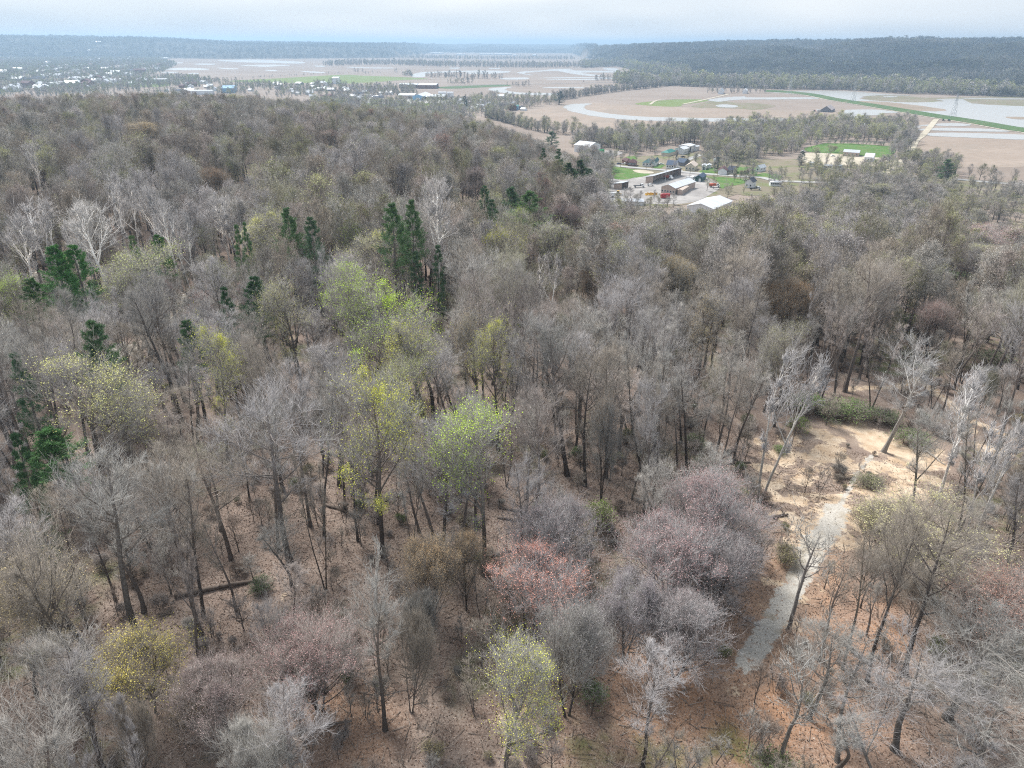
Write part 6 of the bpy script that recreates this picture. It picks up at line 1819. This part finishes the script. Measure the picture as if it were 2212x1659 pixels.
# wooded hills across the valley
def hills(t0, t1, r1, sp, H, keep=1.0):
    xs = np.arange(-r1, r1, sp)
    X, Y = np.meshgrid(xs, np.arange(1500, r1, sp))
    X = (X + gv_.uniform(-0.5, 0.5, X.shape) * sp).ravel(); Y = (Y + gv_.uniform(-0.5, 0.5, Y.shape) * sp).ravel()
    th, r = np.degrees(np.arctan2(X, Y)), np.hypot(X, Y)
    m = (th > t0) & (th < t1) & (r < r1) & (r > np.interp(th, FT, RF) - 60) & (gv_.random(X.shape) < keep)
    X, Y = X[m], Y[m]
    add_trees(np.column_stack([X, Y, height(X, Y)]), H, wide=0.62, tiny=True, palette=[(0.17, 0.158, 0.145), (0.135, 0.127, 0.118), (0.20, 0.185, 0.165), (0.16, 0.155, 0.125)], leafp=0.25, leafcol=(0.20, 0.20, 0.11))
hills(4, 42, 3300, 13, 19)
HI = len(VT['p'])
def hills_far(t0, t1, r0, r1, sp, H):
    X, Y = np.meshgrid(np.arange(-r1, r1, sp), np.arange(1500, r1, sp))
    X = (X + gv_.uniform(-0.5, 0.5, X.shape) * sp).ravel(); Y = (Y + gv_.uniform(-0.5, 0.5, Y.shape) * sp).ravel()
    th, r = np.degrees(np.arctan2(X, Y)), np.hypot(X, Y)
    m = (th > t0) & (th < t1) & (r < r1) & (r > r0) & (r > np.interp(th, FT, RF) - 60)
    X, Y = X[m], Y[m]
    add_trees(np.column_stack([X, Y, height(X, Y)]), H, wide=0.8, tiny=True, palette=[(0.17, 0.158, 0.145), (0.135, 0.127, 0.118), (0.20, 0.185, 0.165)], leafp=0.2, leafcol=(0.20, 0.20, 0.11))
hills_far(4, 42, 3300, 5400, 20, 19)
hills_far(-42, 6, 4600, 9500, 42, 20)
cat_ = {k: np.concatenate(v) for k, v in VT.items()}
scatter('valley_woods', MASS_ME, cat_['p'], cat_['i'], cat_['r'], cat_['s'], cat_['t'], cat_['l'])
print('valley trees', len(cat_['p']))

# trees of the village one can tell apart
VTREES = [('pine', q3(1410, 750), 11, 8, (0.04, 0.07, 0.045), 'dense dark conifer on the lawn by the street', 'conifer'), ('pine', q3(515, 540), 8, 2.6, (0.04, 0.06, 0.045), 'narrow dark conifer before the white shop', 'conifer'), ('pine', q3(775, 460), 8, 2.2, (0.05, 0.07, 0.05), 'thin dark conifer at the side street', 'conifer'),
          ('pine', q6(30, 600), 12, 9, (0.035, 0.075, 0.045), 'dark round evergreen left of the mobile homes', 'conifer'), ('pine', q8(1190, 435), 20, 14, (0.03, 0.075, 0.045), 'dark green conifer in the far gardens', 'conifer'), ('pine', p2(1410, 505), 22, 18, (0.03, 0.07, 0.045), 'large dark evergreen at the end of the field hedgerow', 'conifer'),
          ('leafy', q6(640, 360), 6, 7.5, (0.40, 0.38, 0.10), 'small yellow tree on the bright lawn', 'garden tree'), ('bare', q3(1770, 860), 12, 10, None, 'dark bare tree beside the black-roofed house', 'bare tree'), ('bare', q6(235, 350), 14, 12, None, 'forked bare tree at the left end of the bright lawn', 'bare tree'), ('bare', q6(1690, 460), 8, 3, None, 'thin bare tree at the right end of the bright lawn', 'bare tree')]
for k, x in enumerate((1270, 1410, 1480, 1540, 1590)):
    VTREES.append(('leafy', q4(x, (340, 300, 290, 270, 230)[k]), 7.5, 3.4, (0.36, 0.33, 0.20), '%s columnar pale tree on the roadside lawn' % ['lone left', 'second', 'third', 'fourth', 'rightmost'][k], 'garden tree'))
for kind, q, H, W, lc, lab, cat in VTREES:
    p = va(q); p = np.array([p[0], p[1], VALLEY + 0.3])
    if kind == 'pine':
        place_tree(PINES[2], 'conifer', p, H, W, lab, cat, None, DARK, GREY, lc)
    elif kind == 'leafy':
        place_tree(LEAFY[3], 'garden_tree', p, H, W, lab, cat, None, BARK2, WARM, lc)
    else:
        place_tree(NEAR[4], 'bare_tree', p, H, W, lab, cat, None, (0.06, 0.052, 0.047), (0.22, 0.2, 0.185))

# ------------------------------------------------------------------ understorey, brush and logs of the near wood
gs = np.random.default_rng(31)
def near_ok(X, Y, tr=2.4, sd=0.6):
    dT, _ = poly_dist(X, Y, TRACK); dL, _ = poly_dist(X, Y, LANE)
    ok = (dT > tr) & (dL > 1.6)
    for p, rad in SANDP:
        ok &= np.hypot(X - p[0], Y - p[1]) > rad * 0.8 + sd
    return ok
def in_view_pts(X, Y, Z):
    u, v, z = project(np.column_stack([X, Y, Z]))
    return (u > -30) & (u < 2240) & (v > 0) & (v < 1700)
Xs, Ys = gs.uniform(-85, 85, 1500), gs.uniform(38, 118, 1500)
Zs = height(Xs, Ys)
ok = near_ok(Xs, Ys, 3.4, 3.0) & in_view_pts(Xs, Ys, Zs)
Xs, Ys, Zs = Xs[ok][:200], Ys[ok][:200], Zs[ok][:200]
def near_anchor(x, y, z):
    gu, gv, _ = project(np.array([x, y, z + 4]))
    k = int(np.argmin((gu[0] - au) ** 2 + 2.2 * (gv[0] - av) ** 2))
    du, dv = gu[0] - au[k], gv[0] - av[k]
    side = ('left of' if du < 0 else 'right of') if abs(du) > 1.5 * abs(dv) else ('behind' if dv < 0 else 'in front of')
    return side, k
sap_used = {}
for i in range(len(Xs)):
    t = SAPLING[i % 3]
    H = gs.uniform(3.0, 7.5)
    side, k = near_anchor(Xs[i], Ys[i], Zs[i])
    c = sap_used.get((side, SHORT[anchor[k][1]]), 0); sap_used[(side, SHORT[anchor[k][1]])] = c + 1
    place_tree(t, 'sapling', (Xs[i], Ys[i], Zs[i]), H, H * gs.uniform(0.4, 0.65), '%sthin bare sapling %s the %s' % (ORD[min(c, 11)], side, SHORT[anchor[k][1]]), 'sapling', 'saplings on the near forest floor', (0.17, 0.145, 0.125), tuple(np.array([GREY, WARM, PINKISH][gs.integers(3)]) * gs.uniform(0.8, 1.15)))
# brush that nobody could count
nb = 3600
Xb, Yb = gs.uniform(-150, 150, nb), gs.uniform(36, 215, nb)
ok = near_ok(Xb, Yb, 2.8, 1.2) & (np.abs(np.degrees(np.arctan2(Xb, Yb))) < 46)
Xb, Yb = Xb[ok], Yb[ok]
nb = len(Xb)
BP = [one_mesh(t, 'brush_plant', False) for t in SAPLING + BUSH[:2]] + [one_mesh(BUSH[0], 'brush_plant')]
bh = np.array([t.H for t in SAPLING + BUSH[:2] + BUSH[:1]])
ib = gs.choice(6, nb, p=[0.2, 0.2, 0.2, 0.17, 0.17, 0.06])
hb = np.where(ib < 3, gs.uniform(1.8, 6.0, nb), gs.uniform(0.8, 2.4, nb))
sb = hb / bh[ib]
tb_ = np.array([GREY, WARM, PINKISH, (0.30, 0.24, 0.20)])[gs.integers(0, 4, nb)] * gs.uniform(0.75, 1.15, (nb, 1))
lb = np.array([(0.16, 0.19, 0.06), (0.28, 0.24, 0.12), (0.13, 0.2, 0.05)])[gs.integers(0, 3, nb)]
scatter('undergrowth', BP, np.column_stack([Xb, Yb, height(Xb, Yb) - 0.05]), ib, gs.random(nb) * 6.283, np.column_stack([sb * gs.uniform(0.8, 1.3, nb), sb * gs.uniform(0.8, 1.3, nb), sb]), tb_, lb)

# fallen leaves lying on the floor, curled and turned every way
gl = np.random.default_rng(8)
NLF = 190000
rl = np.sqrt(gl.uniform(38 ** 2, 118 ** 2, NLF)); tl = np.radians(gl.uniform(-46, 46, NLF))
xl, yl = rl * np.sin(tl), rl * np.cos(tl)
mk_ = ground_masks(xl, yl)
okl = (gl.random(NLF) > 0.9 * (mk_[1] > 0.5)) & (gl.random(NLF) > 0.8 * (mk_[0] > 0.55))
xl, yl = xl[okl], yl[okl]
n = len(xl)
Pl = np.column_stack([xl, yl, height(xl, yl) + 0.03])
Vl, Fl = flakes(Pl, gl.normal(0, 1, (n, 3)) * np.array([1, 1, 0.35]), gl.uniform(0.10, 0.24, n), gl, 0.75)
def litter_material():
    m, nt, b = mat('fallen_leaf')
    ri = nd(nt, 'ShaderNodeNewGeometry').outputs['Random Per Island']
    cr = nd(nt, 'ShaderNodeValToRGB')
    el = cr.color_ramp.elements
    el[0].position, el[0].color = 0.0, (0.13, 0.085, 0.065, 1)
    el[1].position, el[1].color = 1.0, (0.50, 0.41, 0.335, 1)
    for p_, c_ in ((0.3, (0.215, 0.145, 0.105, 1)), (0.55, (0.32, 0.22, 0.16, 1)), (0.8, (0.39, 0.305, 0.245, 1))):
        q = el.new(p_); q.color = c_
    nt.links.new(ri, cr.inputs[0])
    nt.links.new(cr.outputs[0], b.inputs['Base Color'])
    b.inputs['Roughness'].default_value = 0.8
    return m
struct(obj('leaf_litter', new_mesh('leaf_litter', Vl, [Fl], [litter_material()])), 'stuff')

# fallen twigs and small branches
NT = 9000
rt_ = np.sqrt(gl.uniform(40 ** 2, 112 ** 2, NT)); tt_ = np.radians(gl.uniform(-46, 46, NT))
xt, yt = rt_ * np.sin(tt_), rt_ * np.cos(tt_)
kt = near_ok(xt, yt, 2.2, -0.5)
xt, yt = xt[kt], yt[kt]
at_a = np.column_stack([xt, yt, height(xt, yt) + 0.06])
aa, ll = gl.uniform(0, 6.283, len(xt)), gl.uniform(0.5, 3.2, len(xt)) ** 1.0
bx, by = xt + np.cos(aa) * ll, yt + np.sin(aa) * ll
at_b = np.column_stack([bx, by, height(bx, by) + gl.uniform(0.02, 0.35, len(xt))])
Vt, Ft = spikes(at_a, at_b, gl.uniform(0.012, 0.05, len(xt)))
M_STICK = bark('fallen_stick', '', 1.0, 0.3, 2.0, (0.24, 0.205, 0.175), island=0.8)
struct(obj('fallen_twigs', new_mesh('fallen_twigs', Vt, [Ft], [M_STICK])), 'stuff')

# fallen trunks
M_LOG = plain('old_log', (0.15, 0.12, 0.10), 0.95, 0.35, 2.0)
M_PLOG = plain('barkless_log', (0.42, 0.38, 0.33), 0.9, 0.25, 2.0)
LOGS = [((920, 1225), (1130, 1190), 0.28, M_LOG, 'fallen trunk behind the tan-budded tree'), ((380, 1290), (560, 1255), 0.35, M_LOG, 'large fallen trunk on the slope, lower left'), ((1500, 1010), (1620, 1000), 0.22, M_LOG, 'fallen log left of the sandy clearing'), ((1080, 1098), (1140, 1108), 0.2, M_LOG, 'fallen log under the lime leafing tree'),
        ((1075, 1120), (1150, 1130), 0.18, M_LOG, 'second fallen log under the lime leafing tree'), ((1800, 1375), (1880, 1440), 0.3, M_LOG, 'dark fallen trunk in the orange leaves at the lower right'), ((2010, 1265), (2090, 1300), 0.16, M_PLOG, 'pale fallen branch beside the large forked tree'), ((2000, 975), (2040, 1005), 0.18, M_PLOG, 'pale log at the right side of the sand'),
        ((1668, 1120), (1700, 1113), 0.25, M_LOG, 'short dark log at the left edge of the clearing'), ((560, 1600), (760, 1560), 0.2, M_LOG, 'fallen trunk at the bottom edge, left of middle'), ((700, 1090), (780, 1120), 0.2, M_LOG, 'log among the dark trunks')]
for (u0, v0), (u1, v1), r, m_, lab in LOGS:
    a, b = at(u0, v0), at(u1, v1)
    a[2] += r * 0.7; b[2] += r * 0.7
    K = 7
    P = np.array([a + (b - a) * k / (K - 1) for k in range(K)])
    P[1:-1, 2] = height(P[1:-1, 0], P[1:-1, 1]) + r * 0.75
    P += gs.normal(0, 0.06, P.shape)
    e = obj('fallen_log', None, None, tuple(P[0]))
    V_, F_ = tubes((P - P[0])[None], (r * np.linspace(1, 0.55, K))[None], 8)
    cap = np.array([list(range(8))[::-1], list(range((K - 1) * 8, K * 8))])
    obj('trunk', new_mesh('log_trunk', V_, [F_, cap], [m_], smooth_shade=True), e)
    for j in range(3):
        k = gs.integers(2, K - 1)
        d = unit(np.array([gs.normal(), gs.normal(), 0.9]))
        br = grow((P[k] - P[0])[None], d[None], np.array([gs.uniform(0.8, 2.2)]), 4, 0.2, 0.15, gs)
        V_, F_ = tubes(br, (r * 0.25 * np.array([1, 0.8, 0.6, 0.3]))[None], 5)
        obj('branch', new_mesh('log_branch', V_, [F_], [m_]), e)
    tag(e, lab, 'fallen log')

# ------------------------------------------------------------------ air: one even haze round camera and scene
hz_mat = bpy.data.materials.new('haze')
hz_mat.use_nodes = True
hn = hz_mat.node_tree
hn.nodes.clear()
ho = hn.nodes.new('ShaderNodeOutputMaterial')
hv_ = hn.nodes.new('ShaderNodeVolumePrincipled')
hv_.inputs['Color'].default_value = (0.54, 0.765, 1.0, 1)
hv_.inputs['Density'].default_value = 0.000145
hv_.inputs['Anisotropy'].default_value = 0.3
hn.links.new(hv_.outputs[0], ho.inputs['Volume'])
hz_mat.cycles.homogeneous_volume = True
hz_mat.cycles.volume_sampling = 'DISTANCE'
zlo = float(gz.min()) - 2.0
zhi = max(float(gz.max()), CAM_Z, float((cat_['p'][:, 2] + cat_['s'][:, 2] * 26.0).max())) + 4.0
print('haze', zlo, zhi)
hb_ = MB().box(-22500, 22500, -22500, 22500, zlo, zhi).build('haze', hz_mat)
struct(hb_, 'stuff')
